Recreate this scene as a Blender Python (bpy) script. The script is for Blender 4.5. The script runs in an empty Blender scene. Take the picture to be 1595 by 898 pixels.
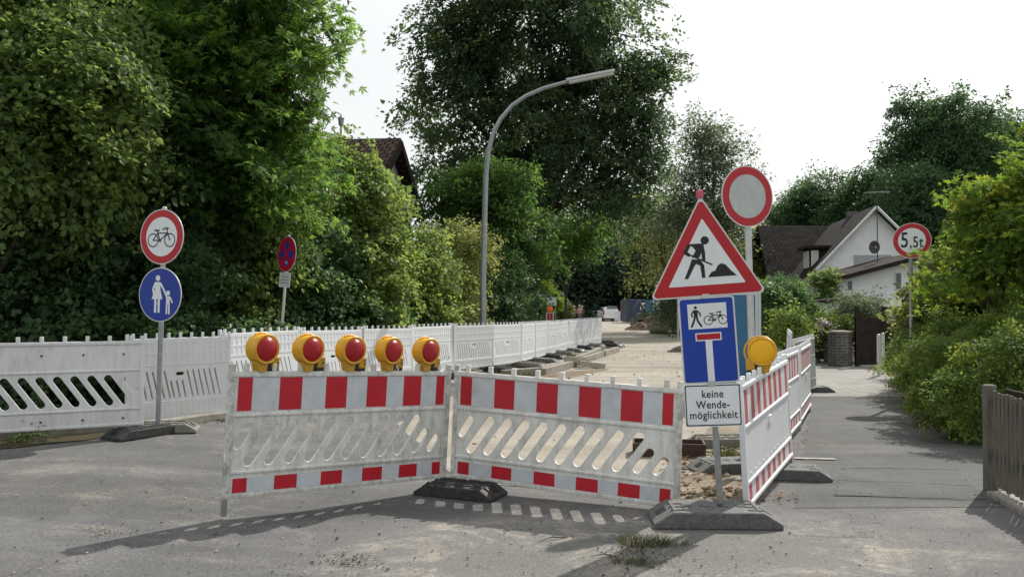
import bpy, bmesh, math, random
import numpy as np
from mathutils import Vector, Matrix, geometry
R = math.radians
PI = math.pi
rnd = random.Random(7)
scene = bpy.context.scene
col = scene.collection

# ---------------------------------------------------------------- camera model
F, CX, CY, HOR, H = 1300.0, 797.5, 449.0, 476.0, 1.62
PITCH = math.atan((HOR - CY) / F)
cp, sp_ = math.cos(PITCH), math.sin(PITCH)
def ray(px, py):
    u, v = (px - CX) / F, (CY - py) / F
    return (u, cp - v * sp_, sp_ + v * cp)
def at(px, py, Y):
    r = ray(px, py); s = Y / r[1]
    return Vector((r[0] * s, Y, H + r[2] * s))
def gz(x, y=0):
    t = min(1, max(0, (-x - 1.2) / 2.8))
    return 0.15 * t * t * (3 - 2 * t)
def G(px, py, z=None):
    r = ray(px, py); zz = 0.0 if z is None else z
    for _ in range(8):
        s = (zz - H) / r[2]
        if z is None: zz = gz(r[0] * s)
    return Vector((r[0] * s, r[1] * s, zz))

# ---------------------------------------------------------------- helpers
def tag(o, label=None, cat=None, group=None, kind=None):
    if label: o['label'] = label
    if cat: o['category'] = cat
    if group: o['group'] = group
    if kind: o['kind'] = kind
    return o
def thing(name, label, cat, loc=(0, 0, 0), rz=0, group=None):
    o = bpy.data.objects.new(name, None); col.objects.link(o)
    o.location = loc; o.rotation_euler = (0, 0, rz); o.empty_display_size = .2
    return tag(o, label, cat, group)
KIDS = {}
def link(name, me, parent=None):
    o = bpy.data.objects.new(name, me); col.objects.link(o)
    if parent is not None:
        o.parent = parent; KIDS.setdefault(parent.name, []).append(o)
    return o
def copy_tree(o, parent=None):
    c = o.copy(); col.objects.link(c)
    if parent is not None:
        c.parent = parent; KIDS.setdefault(parent.name, []).append(c)
    for ch in KIDS.get(o.name, []): copy_tree(ch, c)
    return c
def remesh_copy(o, fn):
    me = o.data.copy(); fn(me); o.data = me

class MB:
    def __init__(s): s.v = []; s.f = []; s.m = []; s.sm = []
    def add(s, vs, fs, m=0, smooth=False, M=None):
        n = len(s.v)
        s.v += [tuple(M @ Vector(v)) if M else tuple(v) for v in vs]
        s.f += [tuple(i + n for i in f) for f in fs]
        s.m += [m] * len(fs); s.sm += [smooth] * len(fs)
    def box(s, x0, x1, y0, y1, z0, z1, m=0, b=0, M=None):
        if b:
            bm = bmesh.new()
            r = bmesh.ops.create_cube(bm, size=1)
            for v in bm.verts:
                v.co = Vector(((x0 + x1) / 2 + v.co.x * (x1 - x0), (y0 + y1) / 2 + v.co.y * (y1 - y0), (z0 + z1) / 2 + v.co.z * (z1 - z0)))
            bmesh.ops.bevel(bm, geom=bm.edges[:], offset=b, segments=2, profile=.5, affect='EDGES')
            bm.verts.index_update()
            s.add([v.co[:] for v in bm.verts], [[v.index for v in f.verts] for f in bm.faces], m, False, M)
            bm.free(); return
        vs = [(x, y, z) for x in (x0, x1) for y in (y0, y1) for z in (z0, z1)]
        s.add(vs, [(0, 1, 3, 2), (4, 6, 7, 5), (0, 4, 5, 1), (2, 3, 7, 6), (0, 2, 6, 4), (1, 5, 7, 3)], m, False, M)
    def prism(s, pts, a, b, axis='y', m=0, M=None):
        """polygon pts in the plane normal to axis, from a to b"""
        n = len(pts)
        def mk(p, t):
            return (p[0], t, p[1]) if axis == 'y' else ((t, p[0], p[1]) if axis == 'x' else (p[0], p[1], t))
        vs = [mk(p, a) for p in pts] + [mk(p, b) for p in pts]
        fs = [(i, (i + 1) % n, n + (i + 1) % n, n + i) for i in range(n)]
        tri = geometry.tessellate_polygon([[Vector((p[0], p[1], 0)) for p in pts]])
        if n <= 4: fs += [tuple(range(n)), tuple(range(2 * n - 1, n - 1, -1))]
        else: fs += [tuple(t) for t in tri] + [tuple(i + n for i in t[::-1]) for t in tri]
        s.add(vs, fs, m, False, M)
    def tube(s, path, rad, n=8, m=0, cap=True, M=None, smooth=True):
        path = [Vector(p) for p in path]
        if not isinstance(rad, (list, tuple)): rad = [rad] * len(path)
        vs = []; fs = []
        up = Vector((0, 0, 1))
        prev = None
        for i, p in enumerate(path):
            d = (path[min(i + 1, len(path) - 1)] - path[max(i - 1, 0)]).normalized()
            if prev is None:
                a = d.cross(up)
                if a.length < .01: a = d.cross(Vector((1, 0, 0)))
                a.normalize()
            else:
                a = (prev - d * prev.dot(d)).normalized()
            prev = a; b = d.cross(a)
            for k in range(n):
                t = 2 * PI * k / n
                vs.append(p + (a * math.cos(t) + b * math.sin(t)) * rad[i])
        for i in range(len(path) - 1):
            for k in range(n):
                fs.append((i * n + k, i * n + (k + 1) % n, (i + 1) * n + (k + 1) % n, (i + 1) * n + k))
        s.add(vs, fs, m, smooth, M)
        if cap:
            L = len(path) - 1
            s.add([vs[k] for k in range(n)], [tuple(range(n))[::-1]], m, False, M)
            s.add([vs[L * n + k] for k in range(n)], [tuple(range(n))], m, False, M)
    def lathe(s, prof, n=24, axis='z', m=0, M=None, smooth=True, c=(0, 0, 0)):
        vs = []; fs = []
        for r, h in prof:
            for k in range(n):
                t = 2 * PI * k / n; x, y = r * math.cos(t), r * math.sin(t)
                p = (x, y, h) if axis == 'z' else ((x, h, y) if axis == 'y' else (h, x, y))
                vs.append((p[0] + c[0], p[1] + c[1], p[2] + c[2]))
        for i in range(len(prof) - 1):
            for k in range(n):
                fs.append((i * n + k, i * n + (k + 1) % n, (i + 1) * n + (k + 1) % n, (i + 1) * n + k))
        s.add(vs, fs, m, smooth, M)
    def build(s, name, mats, parent=None):
        me = bpy.data.meshes.new(name)
        me.from_pydata(s.v, [], s.f)
        for mt in (mats if isinstance(mats, (list, tuple)) else [mats]): me.materials.append(mt)
        me.polygons.foreach_set('material_index', s.m)
        me.polygons.foreach_set('use_smooth', s.sm)
        bm = bmesh.new(); bm.from_mesh(me)
        bmesh.ops.remove_doubles(bm, verts=bm.verts, dist=1e-5)
        bmesh.ops.recalc_face_normals(bm, faces=bm.faces)
        bm.to_mesh(me); bm.free()
        if any(s.sm): 
            try: me.set_sharp_from_angle(angle=R(50))
            except Exception: pass
        return link(name, me, parent)

def curve_mesh(outline, holes, ext, bev, name):
    cu = bpy.data.curves.new(name, 'CURVE'); cu.dimensions = '2D'; cu.fill_mode = 'BOTH'
    cu.extrude = ext; cu.bevel_depth = bev; cu.bevel_resolution = 1; cu.offset = -bev
    for poly in [outline] + holes:
        sp = cu.splines.new('POLY'); sp.points.add(len(poly) - 1)
        for i, p in enumerate(poly): sp.points[i].co = (p[0], p[1], 0, 1)
        sp.use_cyclic_u = True
    o = bpy.data.objects.new(name, cu); col.objects.link(o)
    bpy.context.view_layer.update()
    me = bpy.data.meshes.new_from_object(o.evaluated_get(bpy.context.evaluated_depsgraph_get()))
    me.transform(Matrix.Rotation(R(90), 4, 'X'))
    bpy.data.objects.remove(o); bpy.data.curves.remove(cu)
    me.name = name
    return me
def text_mesh(txt, size, name, extrude=.0008, sx=1.0, align='CENTER'):
    cu = bpy.data.curves.new(name, 'FONT'); cu.body = txt; cu.size = size; cu.extrude = extrude
    cu.align_x = align; cu.align_y = 'CENTER'; cu.space_character = 1.08; cu.offset = size * .012
    o = bpy.data.objects.new(name, cu); col.objects.link(o)
    bpy.context.view_layer.update()
    me = bpy.data.meshes.new_from_object(o.evaluated_get(bpy.context.evaluated_depsgraph_get()))
    me.transform(Matrix.Rotation(R(90), 4, 'X') @ Matrix.Diagonal((sx, 1, 1, 1)))
    bpy.data.objects.remove(o); bpy.data.curves.remove(cu)
    return me

# ---------------------------------------------------------------- materials
def newmat(name):
    m = bpy.data.materials.new(name); m.use_nodes = True
    nt = m.node_tree; nt.nodes.clear()
    out = nt.nodes.new('ShaderNodeOutputMaterial')
    return m, nt, out
class N:
    """tiny node helper"""
    def __init__(s, nt): s.nt = nt
    def n(s, t, **kw):
        nd = s.nt.nodes.new('ShaderNode' + t)
        for k, v in kw.items():
            if k.startswith('i_'):
                key = k[2:].replace('_', ' ')
                nd.inputs[key].default_value = v
            else: setattr(nd, k, v)
        return nd
    def l(s, a, b): s.nt.links.new(a, b)
    def coord(s, kind='Object', scale=None):
        tc = s.n('TexCoord').outputs[kind]
        if scale is None: return tc
        mp = s.n('Mapping'); mp.inputs['Scale'].default_value = scale if isinstance(scale, tuple) else (scale,) * 3
        s.l(tc, mp.inputs['Vector']); return mp.outputs[0]
    def own(s, k=(1, 1, 1)):
        """object coordinates shifted by where the object stands, so that copies do not share stains"""
        oi = s.n('ObjectInfo'); v = s.n('VectorMath', operation='MULTIPLY_ADD'); v.inputs[1].default_value = (3.7, 2.9, 5.1)
        s.l(oi.outputs['Location'], v.inputs[0]); s.l(s.n('TexCoord').outputs['Object'], v.inputs[2])
        m = s.n('VectorMath', operation='MULTIPLY'); m.inputs[1].default_value = k; s.l(v.outputs[0], m.inputs[0])
        return m.outputs[0], oi.outputs['Random']
    def noise(s, vec, scale, detail=4, rough=.55, dist=0):
        nd = s.n('TexNoise'); nd.inputs['Scale'].default_value = scale; nd.inputs['Detail'].default_value = detail
        nd.inputs['Roughness'].default_value = rough; nd.inputs['Distortion'].default_value = dist
        if vec is not None: s.l(vec, nd.inputs['Vector'])
        return nd.outputs['Fac']
    def ramp(s, fac, stops):
        r = s.n('ValToRGB'); e = r.color_ramp.elements
        while len(e) < len(stops): e.new(.5)
        for i, (p, c) in enumerate(stops):
            e[i].position = p; e[i].color = (c, c, c, 1) if isinstance(c, (int, float)) else (*c, 1)
        s.l(fac, r.inputs[0]); return r.outputs[0]
    def mix(s, fac, a, b, mode='MIX'):
        m = s.n('Mix', data_type='RGBA', blend_type=mode)
        for sock, val in ((m.inputs[0], fac), (m.inputs[6], a), (m.inputs[7], b)):
            if isinstance(val, (int, float)): sock.default_value = val
            elif isinstance(val, tuple): sock.default_value = (*val[:3], 1)
            else: s.l(val, sock)
        return m.outputs[2]
    def math(s, op, a, b=0):
        m = s.n('Math', operation=op)
        for sock, val in ((m.inputs[0], a), (m.inputs[1], b)):
            if isinstance(val, (int, float)): sock.default_value = val
            else: s.l(val, sock)
        return m.outputs[0]
    def bsdf(s, out, color, rough=.6, metal=0, spec=.5, bump=None, bstr=.3, bdist=.01, **kw):
        b = s.n('BsdfPrincipled')
        if isinstance(color, tuple): b.inputs['Base Color'].default_value = (*color[:3], 1)
        else: s.l(color, b.inputs['Base Color'])
        if isinstance(rough, (int, float)): b.inputs['Roughness'].default_value = rough
        else: s.l(rough, b.inputs['Roughness'])
        b.inputs['Metallic'].default_value = metal; b.inputs['Specular IOR Level'].default_value = spec
        for k, v in kw.items(): b.inputs[k.replace('_', ' ')].default_value = v
        if bump is not None:
            bp = s.n('Bump'); bp.inputs['Strength'].default_value = bstr; bp.inputs['Distance'].default_value = bdist
            s.l(bump, bp.inputs['Height']); s.l(bp.outputs[0], b.inputs['Normal'])
        if out: s.l(b.outputs[0], out.inputs[0])
        return b

def simple(name, c, rough=.6, metal=0, spec=.5, var=.18, vs=6, dirt=None, dirt_amt=.5, bump=0, bs=40, coat=0):
    m, nt, out = newmat(name); q = N(nt); co, _ = q.own()
    f = q.noise(co, vs, 5)
    cc = q.mix(q.ramp(f, [(.3, 0), (.7, 1)]), tuple(x * (1 - var) for x in c), tuple(min(1, x * (1 + var)) for x in c))
    if dirt:
        d = q.noise(co, vs * 2.3, 8, .7)
        cc = q.mix(q.ramp(d, [(.5 - dirt_amt * .2, 0), (.78 - dirt_amt * .15, dirt_amt)]), cc, dirt)
    bm = q.noise(co, bs, 4) if bump else None
    q.bsdf(out, cc, rough, metal, spec, bm, bump, .004, Coat_Weight=coat)
    return m

def plastic(name, c, dirt, amt, trans=.12):
    """thick white polyethylene: streaky grime, slight translucency"""
    m, nt, out = newmat(name); q = N(nt); co, rn = q.own()
    st = q.noise(q.own((5, 5, 1.1))[0], 3.5, 8, .72, .6)
    sp = q.noise(co, 26, 6, .7)
    sm = q.noise(co, 2.2, 4, .6)
    fac = q.math('MULTIPLY', q.ramp(st, [(.42, 0), (.72, 1)]), q.ramp(sp, [(.3, .3), (.65, 1)]))
    fac = q.math('MULTIPLY', q.math('ADD', fac, q.math('MULTIPLY', q.ramp(sm, [(.4, 0), (.75, .6)]), .5)), q.math('MULTIPLY', q.math('ADD', .55, rn), amt))
    tn = q.mix(q.math('MULTIPLY', rn, .5), c, tuple(x * y for x, y in zip(c, (.90, .885, .84))))
    cc = q.mix(fac, tn, dirt)
    # mud splashed up from the ground onto the lowest part
    sz = q.n('SeparateXYZ'); q.l(q.coord(), sz.inputs[0])
    low = q.ramp(q.math('ADD', sz.outputs[2], q.math('MULTIPLY', sp, .22)), [(.10, .75), (.30, 0)])
    cc = q.mix(q.math('MULTIPLY', low, q.math('MULTIPLY', q.ramp(sp, [(.42, 0), (.60, 1)]), amt)), cc, tuple(x * 1.6 for x in dirt))
    scr = q.noise(q.own((60, 60, 4))[0], 2.0, 3, .5, 1.5)
    cc = q.mix(q.math('MULTIPLY', q.ramp(scr, [(.63, 0), (.66, 1)]), amt * .5), cc, tuple(x * .6 for x in dirt))
    b = q.bsdf(None, cc, .48, 0, .4, sp, .12, .003)
    t = q.n('BsdfTranslucent'); q.l(cc, t.inputs[0])
    mx = q.n('MixShader'); mx.inputs[0].default_value = trans
    q.l(b.outputs[0], mx.inputs[1]); q.l(t.outputs[0], mx.inputs[2]); q.l(mx.outputs[0], out.inputs[0])
    return m

def leafmat(name, dark, mid, light, trans=.4, gloss=.35, rough=.5):
    k_ = 1.0 if 'blossom' in name or 'dry' in name or 'grass' in name else 1.45
    dark, mid, light = [tuple(x * k_ + (.004 if k_ > 1 else 0) for x in c) for c in (dark, mid, light)]
    trans = min(.60, trans + .13)
    m, nt, out = newmat(name); q = N(nt)
    a = q.n('Attribute'); a.attribute_name = 'tint'
    cc = q.ramp(a.outputs['Fac'], [(0, dark), (.5, mid), (1, light)])
    b = q.bsdf(None, cc, rough + .08, 0, gloss * .55)
    t = q.n('BsdfTranslucent')
    tc = q.n('HueSaturation'); tc.inputs['Hue'].default_value = .475; tc.inputs['Saturation'].default_value = 1.1; tc.inputs['Value'].default_value = 1.6
    q.l(cc, tc.inputs['Color']); q.l(tc.outputs[0], t.inputs[0])
    mx = q.n('MixShader'); mx.inputs[0].default_value = trans
    q.l(b.outputs[0], mx.inputs[1]); q.l(t.outputs[0], mx.inputs[2]); q.l(mx.outputs[0], out.inputs[0])
    return m

M = {}
M['dirty_white'] = plastic('dirty_white_plastic', (.88, .885, .87), (.22, .20, .15), .58, .16)
M['white'] = plastic('white_plastic', (.80, .81, .82), (.35, .33, .27), .45, .12)
M['clean_white'] = plastic('clean_white_plastic', (.82, .84, .87), (.45, .43, .38), .25, .12)
M['old_post'] = simple('weathered_post', (.70, .71, .68), .6, dirt=(.12, .13, .08), dirt_amt=.75, vs=7)
M['foil_white'] = simple('reflective_white', (.58, .62, .65), .42, var=.05, vs=3, dirt=(.25, .24, .21), dirt_amt=.35)
M['foil_red'] = simple('reflective_red', (.50, .008, .022), .4, var=.10, vs=8, dirt=(.2, .03, .03), dirt_amt=.3)
M['foil_faded'] = simple('faded_red', (.50, .085, .095), .5, var=.12, vs=8, dirt=(.5, .35, .32), dirt_amt=.4)
M['foil_pale'] = simple('bleached_red', (.50, .32, .28), .55, var=.12, vs=8)
M['sign_white'] = simple('sign_white', (.80, .83, .85), .4, var=.03, vs=3, dirt=(.45, .45, .42), dirt_amt=.25)
M['sign_grey'] = simple('sign_dull_white', (.50, .525, .52), .5, var=.07, vs=7, dirt=(.3, .3, .27), dirt_amt=.35)
M['sign_red'] = simple('sign_red', (.46, .006, .014), .35, var=.06, vs=4)
M['sign_blue'] = simple('sign_blue', (.004, .045, .36), .35, var=.06, vs=4)
M['sign_blue2'] = simple('sign_navy', (.006, .035, .30), .35, var=.06, vs=4)
M['sign_stop_blue'] = simple('sign_stop_blue', (.02, .08, .55), .4, var=.05)
M['sign_stop_red'] = simple('sign_stop_red', (.68, .02, .06), .4, var=.05)
M['black'] = simple('sign_black', (.008, .008, .009), .4, var=.1)
M['rim'] = simple('sign_rim', (.66, .66, .64), .4, var=.05)
M['galv'] = simple('galvanised', (.33, .35, .36), .42, .55, var=.15, vs=14, dirt=(.16, .15, .13), dirt_amt=.4)
M['galv_light'] = simple('light_metal', (.52, .53, .52), .4, .3, var=.1, vs=10)
M['pink_cap'] = simple('pink_cap', (.62, .10, .16), .5)
M['rubber'] = simple('recycled_rubber', (.090, .096, .100), .85, var=.3, vs=20, dirt=(.24, .225, .19), dirt_amt=.55, bump=.6, bs=90)
M['rubber_dusty'] = simple('dusty_rubber', (.13, .128, .12), .9, var=.3, vs=14, dirt=(.30, .28, .23), dirt_amt=.8, bump=.6, bs=90)
M['rubber_black'] = simple('black_rubber', (.022, .024, .026), .7, var=.4, vs=12, dirt=(.12, .11, .09), dirt_amt=.4, bump=.5, bs=80)
M['yellow'] = simple('yellow_plastic', (.68, .36, .012), .38, var=.06, vs=8, dirt=(.4, .22, .03), dirt_amt=.3)
M['yellow_box'] = simple('yellow_box', (.55, .30, .015), .5, var=.08, vs=8, dirt=(.3, .18, .03), dirt_amt=.4)
M['black_plastic'] = simple('black_plastic', (.015, .015, .016), .5, var=.2)
M['wood_grey'] = None
M['concrete'] = simple('concrete', (.30, .285, .25), .9, var=.22, vs=5, dirt=(.16, .13, .09), dirt_amt=.7, bump=.5, bs=60)
M['soil'] = simple('soil', (.13, .095, .06), .95, var=.35, vs=5, dirt=(.24, .19, .13), dirt_amt=.6, bump=1, bs=30)
M['brown_metal'] = simple('rusty_brown', (.06, .032, .022), .8, var=.3, vs=12)
M['stone'] = simple('pebble_stone', (.16, .145, .12), .9, var=.5, vs=3)
M['render_white'] = simple('white_render', (.84, .85, .85), .85, var=.04, vs=1.5, dirt=(.6, .6, .57), dirt_amt=.35)
M['render_grey'] = simple('grey_render', (.40, .41, .42), .85, var=.06, vs=1.5)
M['dark_board'] = simple('dark_board', (.035, .028, .024), .95, spec=.1, var=.3, vs=4)
M['glass'] = simple('window_glass', (.10, .12, .14), .12, var=.1)
M['shutter'] = simple('grey_shutter', (.36, .38, .40), .6, var=.05)
M['frame_white'] = simple('window_frame', (.7, .7, .68), .5, var=.04)
M['bark'] = simple('bark', (.07, .055, .04), .95, var=.4, vs=10, bump=1, bs=30)
M['bark_dark'] = simple('dark_bark', (.035, .030, .024), .95, var=.4, vs=8)
M['blue_box'] = simple('blue_cabin', (.035, .14, .26), .5, var=.06, vs=2)
M['container_blue'] = simple('container_blue', (.02, .045, .11), .5, var=.06, vs=2)
M['cabin_white'] = simple('cabin_white', (.62, .66, .68), .5, var=.05, vs=2)
M['car_white'] = simple('car_white', (.72, .73, .74), .25, var=.02, coat=1)
M['tail_red'] = simple('tail_red', (.45, .01, .02), .25, var=.1)
M['skin'] = simple('skin', (.42, .24, .17), .6, var=.05)
M['hair_grey'] = simple('hair', (.40, .37, .34), .8)
M['cloth_pink'] = simple('cloth_pink', (.42, .24, .25), .9)
M['cloth_dark'] = simple('cloth_dark', (.05, .05, .07), .9)
M['cloth_red'] = simple('cloth_red', (.20, .06, .08), .9)
M['machine'] = simple('machine_dark', (.04, .04, .04), .6, dirt=(.2, .17, .12), dirt_amt=.5)
M['machine_yellow'] = simple('machine_mustard', (.36, .23, .06), .6, dirt=(.2, .17, .12), dirt_amt=.5)
M['green_bin'] = simple('dark_green_bin', (.012, .045, .030), .5)
M['wood_panel'] = simple('brown_panel', (.20, .11, .06), .8, var=.2)

def lens_mat(name, c, c2):
    m, nt, out = newmat(name); q = N(nt)
    ge = q.coord('Object')
    w = q.n('TexWave', wave_type='RINGS', rings_direction='Y'); w.inputs['Scale'].default_value = 34
    q.l(ge, w.inputs['Vector'])
    ns = q.noise(ge, 9, 2)
    cc = q.mix(ns, c, c2)
    b = q.bsdf(None, cc, .22, 0, .6, w.outputs['Fac'], .5, .003)
    t = q.n('BsdfTranslucent'); t.inputs[0].default_value = (*[min(1, x * 1.6) for x in c2], 1)
    mx = q.n('MixShader'); mx.inputs[0].default_value = .35
    q.l(b.outputs[0], mx.inputs[1]); q.l(t.outputs[0], mx.inputs[2]); q.l(mx.outputs[0], out.inputs[0])
    return m
M['lens_red'] = lens_mat('red_lens', (.36, .003, .012), (.52, .006, .014))
M['lens_amber'] = lens_mat('amber_lens', (.90, .42, .006), (1.0, .58, .02))
M['lens_orange'] = lens_mat('orange_lens', (.85, .16, .01), (.9, .25, .01))

def wood():
    m, nt, out = newmat('weathered_wood'); q = N(nt)
    g = q.noise(q.coord('Object', (30, 30, 1.6)), 3, 7, .65, .4)
    cc = q.ramp(g, [(.25, (.06, .055, .045)), (.55, (.16, .15, .125)), (.8, (.25, .235, .20))])
    al = q.noise(q.coord(), 5, 5)
    cc = q.mix(q.ramp(al, [(.5, 0), (.75, .6)]), cc, (.12, .13, .07))
    q.bsdf(out, cc, .85, 0, .2, g, .5, .004); return m
M['wood_grey'] = wood()

def asphalt(name, base, dusty, sand, dust_bias=0, agg=1.0, zone=None):
    m, nt, out = newmat(name); q = N(nt); co = q.coord()
    big = q.noise(co, .35, 5, .6, .4); mid = q.noise(co, 1.7, 6, .62, .3)
    streak = q.noise(q.coord('Object', (.35, 2.2, 1)), .9, 6, .6, .8)
    fine = q.noise(co, 45, 5, .8)
    v = q.n('TexVoronoi'); v.inputs['Scale'].default_value = 95; q.l(co, v.inputs['Vector'])
    cc = q.mix(q.ramp(mid, [(.32, 0), (.68, 1)]), tuple(x * .80 for x in base), tuple(x * 1.15 for x in base))
    d = q.math('ADD', q.math('MULTIPLY', big, .55), q.math('MULTIPLY', streak, .55))
    if zone is not None:
        # worn-in dust near the building site: a soft-edged area of the place itself
        (zx, zy, rx, ry, amt) = zone
        sx = q.n('SeparateXYZ'); q.l(co, sx.inputs[0])
        ax = q.math('POWER', q.math('DIVIDE', q.math('SUBTRACT', sx.outputs[0], zx), rx), 2)
        ay = q.math('POWER', q.math('DIVIDE', q.math('SUBTRACT', sx.outputs[1], zy), ry), 2)
        rr = q.math('SUBTRACT', 1, q.math('SQRT', q.math('ADD', ax, ay)))
        d = q.math('ADD', d, q.math('MULTIPLY', q.math('MAXIMUM', rr, 0), amt))
    d = q.math('ADD', d, q.math('MULTIPLY', q.math('SUBTRACT', fine, .5), .25))
    d = q.ramp(d, [(.48 - dust_bias, 0), (.60 - dust_bias, .45), (.80 - dust_bias, 1)])
    cc = q.mix(d, cc, dusty)
    s2 = q.noise(co, 1.1, 8, .72, 1.0)
    s3 = q.noise(co, 9, 6, .7)
    s2 = q.math('ADD', s2, q.math('MULTIPLY', q.math('SUBTRACT', s3, .5), .35))
    cc = q.mix(q.math('MULTIPLY', q.ramp(s2, [(.50, 0), (.66, 1)]), d), cc, sand)
    # stone chips in the binder
    cs = q.ramp(v.outputs['Color'], [(.15, .6), (.6, .97), (.92, 1.6)])
    cc = q.mix(.45 * agg, cc, q.mix(1, cc, cs, 'MULTIPLY'))
    cc = q.mix(.38 * agg, cc, q.mix(1, cc, q.ramp(fine, [(.3, .5), (.7, 1.5)]), 'MULTIPLY'))
    # hairline cracks, only here and there
    wv = q.n('VectorMath', operation='ADD'); wn = q.n('TexNoise'); wn.inputs['Scale'].default_value = 2.5; wn.inputs['Detail'].default_value = 5; q.l(co, wn.inputs['Vector'])
    q.l(co, wv.inputs[0]); q.l(wn.outputs['Color'], wv.inputs[1])
    vc = q.n('TexVoronoi', feature='DISTANCE_TO_EDGE'); vc.inputs['Scale'].default_value = .62; q.l(wv.outputs[0], vc.inputs['Vector'])
    ck = q.math('MULTIPLY', q.ramp(vc.outputs['Distance'], [(.0, 1), (.006, 0)]), q.ramp(q.noise(co, .5, 3), [(.50, 0), (.58, .8)]))
    cc = q.mix(q.math('MULTIPLY', ck, agg), cc, tuple(x * .35 for x in base))
    # wheel-worn bands along the lane
    bd = q.noise(q.coord('Object', (.10, .95, 1)), 1.3, 3, .5, .3)
    cc = q.mix(.8, cc, q.mix(1, cc, q.ramp(bd, [(.35, .78), (.62, 1.16)]), 'MULTIPLY'))
    # small dark stains
    st = q.noise(co, 3.3, 6, .7)
    cc = q.mix(q.ramp(st, [(.66, 0), (.74, .45)]), cc, tuple(x * .45 for x in base))
    q.bsdf(out, cc, .9, 0, .25, fine, .5, .006); return m
M['road'] = asphalt('road_asphalt', (.112, .112, .114), (.152, .148, .140), (.30, .272, .232), 0.0, 1.0, (1.0, 5.2, 2.4, 1.9, .62))
M['path'] = asphalt('footpath_asphalt', (.098, .099, .096), (.125, .123, .117), (.2, .19, .165), -.06)
M['patch'] = asphalt('repair_asphalt', (.095, .095, .094), (.13, .126, .116), (.18, .165, .14), -.1)
M['sand'] = asphalt('sandy_roadway', (.24, .215, .18), (.32, .287, .24), (.39, .355, .305), .12, .6)
M['rubble_dirt'] = asphalt('loose_dirt', (.17, .135, .095), (.30, .25, .19), (.40, .34, .26), .05, .9)
M['old_pave'] = asphalt('old_pavement', (.16, .145, .12), (.22, .2, .16), (.28, .24, .18), .0)
def earth():
    m, nt, out = newmat('earth'); q = N(nt); co = q.coord()
    a = q.noise(co, .8, 7, .65); b = q.noise(co, 14, 6, .7)
    cc = q.mix(q.ramp(a, [(.4, 0), (.6, 1)]), (.07, .055, .035), (.045, .065, .022))
    cc = q.mix(.6, cc, q.mix(1, cc, q.ramp(b, [(.3, .4), (.7, 1.6)]), 'MULTIPLY'))
    q.bsdf(out, cc, .95, 0, .2, b, 1, .03); return m
M['earth'] = earth()
def pavers():
    m, nt, out = newmat('grey_pavers'); q = N(nt)
    mp = q.n('Mapping'); mp.inputs['Rotation'].default_value = (0, 0, R(8)); q.l(q.coord(), mp.inputs[0])
    br = q.n('TexBrick'); q.l(mp.outputs[0], br.inputs['Vector'])
    for k, v in (('Color1', (.25, .24, .225, 1)), ('Color2', (.34, .33, .31, 1)), ('Mortar', (.09, .08, .065, 1)), ('Scale', 1.0), ('Mortar Size', .012), ('Brick Width', .20), ('Row Height', .10), ('Bias', 0.0)):
        br.inputs[k].default_value = v
    ns = q.noise(q.coord(), 1.2, 6); fine = q.noise(q.coord(), 60, 3)
    cc = q.mix(.6, br.outputs['Color'], q.mix(1, br.outputs['Color'], q.ramp(ns, [(.3, .75), (.7, 1.25)]), 'MULTIPLY'))
    inv = q.math('SUBTRACT', 1, br.outputs['Fac'])
    q.bsdf(out, cc, .85, 0, .3, inv, .6, .006); return m
M['pavers'] = pavers()
def brickmat(name, c1, c2, mortar, w, h, ms=.01, rot=None, bs=.5):
    m, nt, out = newmat(name); q = N(nt)
    tc = q.coord()
    sx = q.n('SeparateXYZ'); q.l(tc, sx.inputs[0])
    cb = q.n('CombineXYZ'); q.l(q.math('ADD', sx.outputs[0], sx.outputs[1]), cb.inputs[0]); q.l(sx.outputs[2], cb.inputs[1])
    br = q.n('TexBrick'); q.l(cb.outputs[0], br.inputs['Vector'])
    for k, v in (('Color1', (*c1, 1)), ('Color2', (*c2, 1)), ('Mortar', (*mortar, 1)), ('Scale', 1.0), ('Mortar Size', ms), ('Brick Width', w), ('Row Height', h)):
        br.inputs[k].default_value = v
    ns = q.noise(tc, 2.2, 6)
    cc = q.mix(.6, br.outputs['Color'], q.mix(1, br.outputs['Color'], q.ramp(ns, [(.3, .6), (.7, 1.4)]), 'MULTIPLY'))
    q.bsdf(out, cc, .95, 0, .08, q.math('SUBTRACT', 1, br.outputs['Fac']), bs, .02); return m
M['dark_brick'] = brickmat('dark_brick', (.075, .07, .068), (.12, .11, .105), (.22, .21, .19), .24, .075, .008)
M['tiles_brown'] = brickmat('dark_roof_tiles', (.024, .021, .021), (.045, .038, .036), (.008, .007, .007), .24, .20, .022)
M['tiles_red'] = brickmat('brown_roof_tiles', (.070, .047, .040), (.115, .078, .064), (.025, .018, .015), .26, .24, .03)

L = {}
L['maple'] = leafmat('maple_leaves', (.036, .078, .022), (.068, .138, .032), (.115, .205, .042), .48)
L['shrub'] = leafmat('shrub_leaves', (.028, .060, .028), (.048, .098, .036), (.088, .145, .050), .38, .7, .36)
L['hazel'] = leafmat('hazel_leaves', (.050, .086, .028), (.085, .138, .040), (.145, .195, .058), .46, .6, .42)
L['olive'] = leafmat('olive_shrub_leaves', (.06, .08, .028), (.115, .145, .045), (.20, .22, .085), .42)
L['yellow'] = leafmat('yellow_green_leaves', (.045, .095, .020), (.085, .150, .026), (.19, .205, .035), .46)
L['linden'] = leafmat('linden_leaves', (.030, .054, .028), (.048, .082, .038), (.095, .135, .045), .45)
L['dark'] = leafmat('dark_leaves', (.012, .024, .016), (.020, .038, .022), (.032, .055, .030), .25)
L['pale'] = leafmat('pale_grey_leaves', (.045, .065, .035), (.085, .11, .060), (.14, .17, .10), .35)
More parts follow.
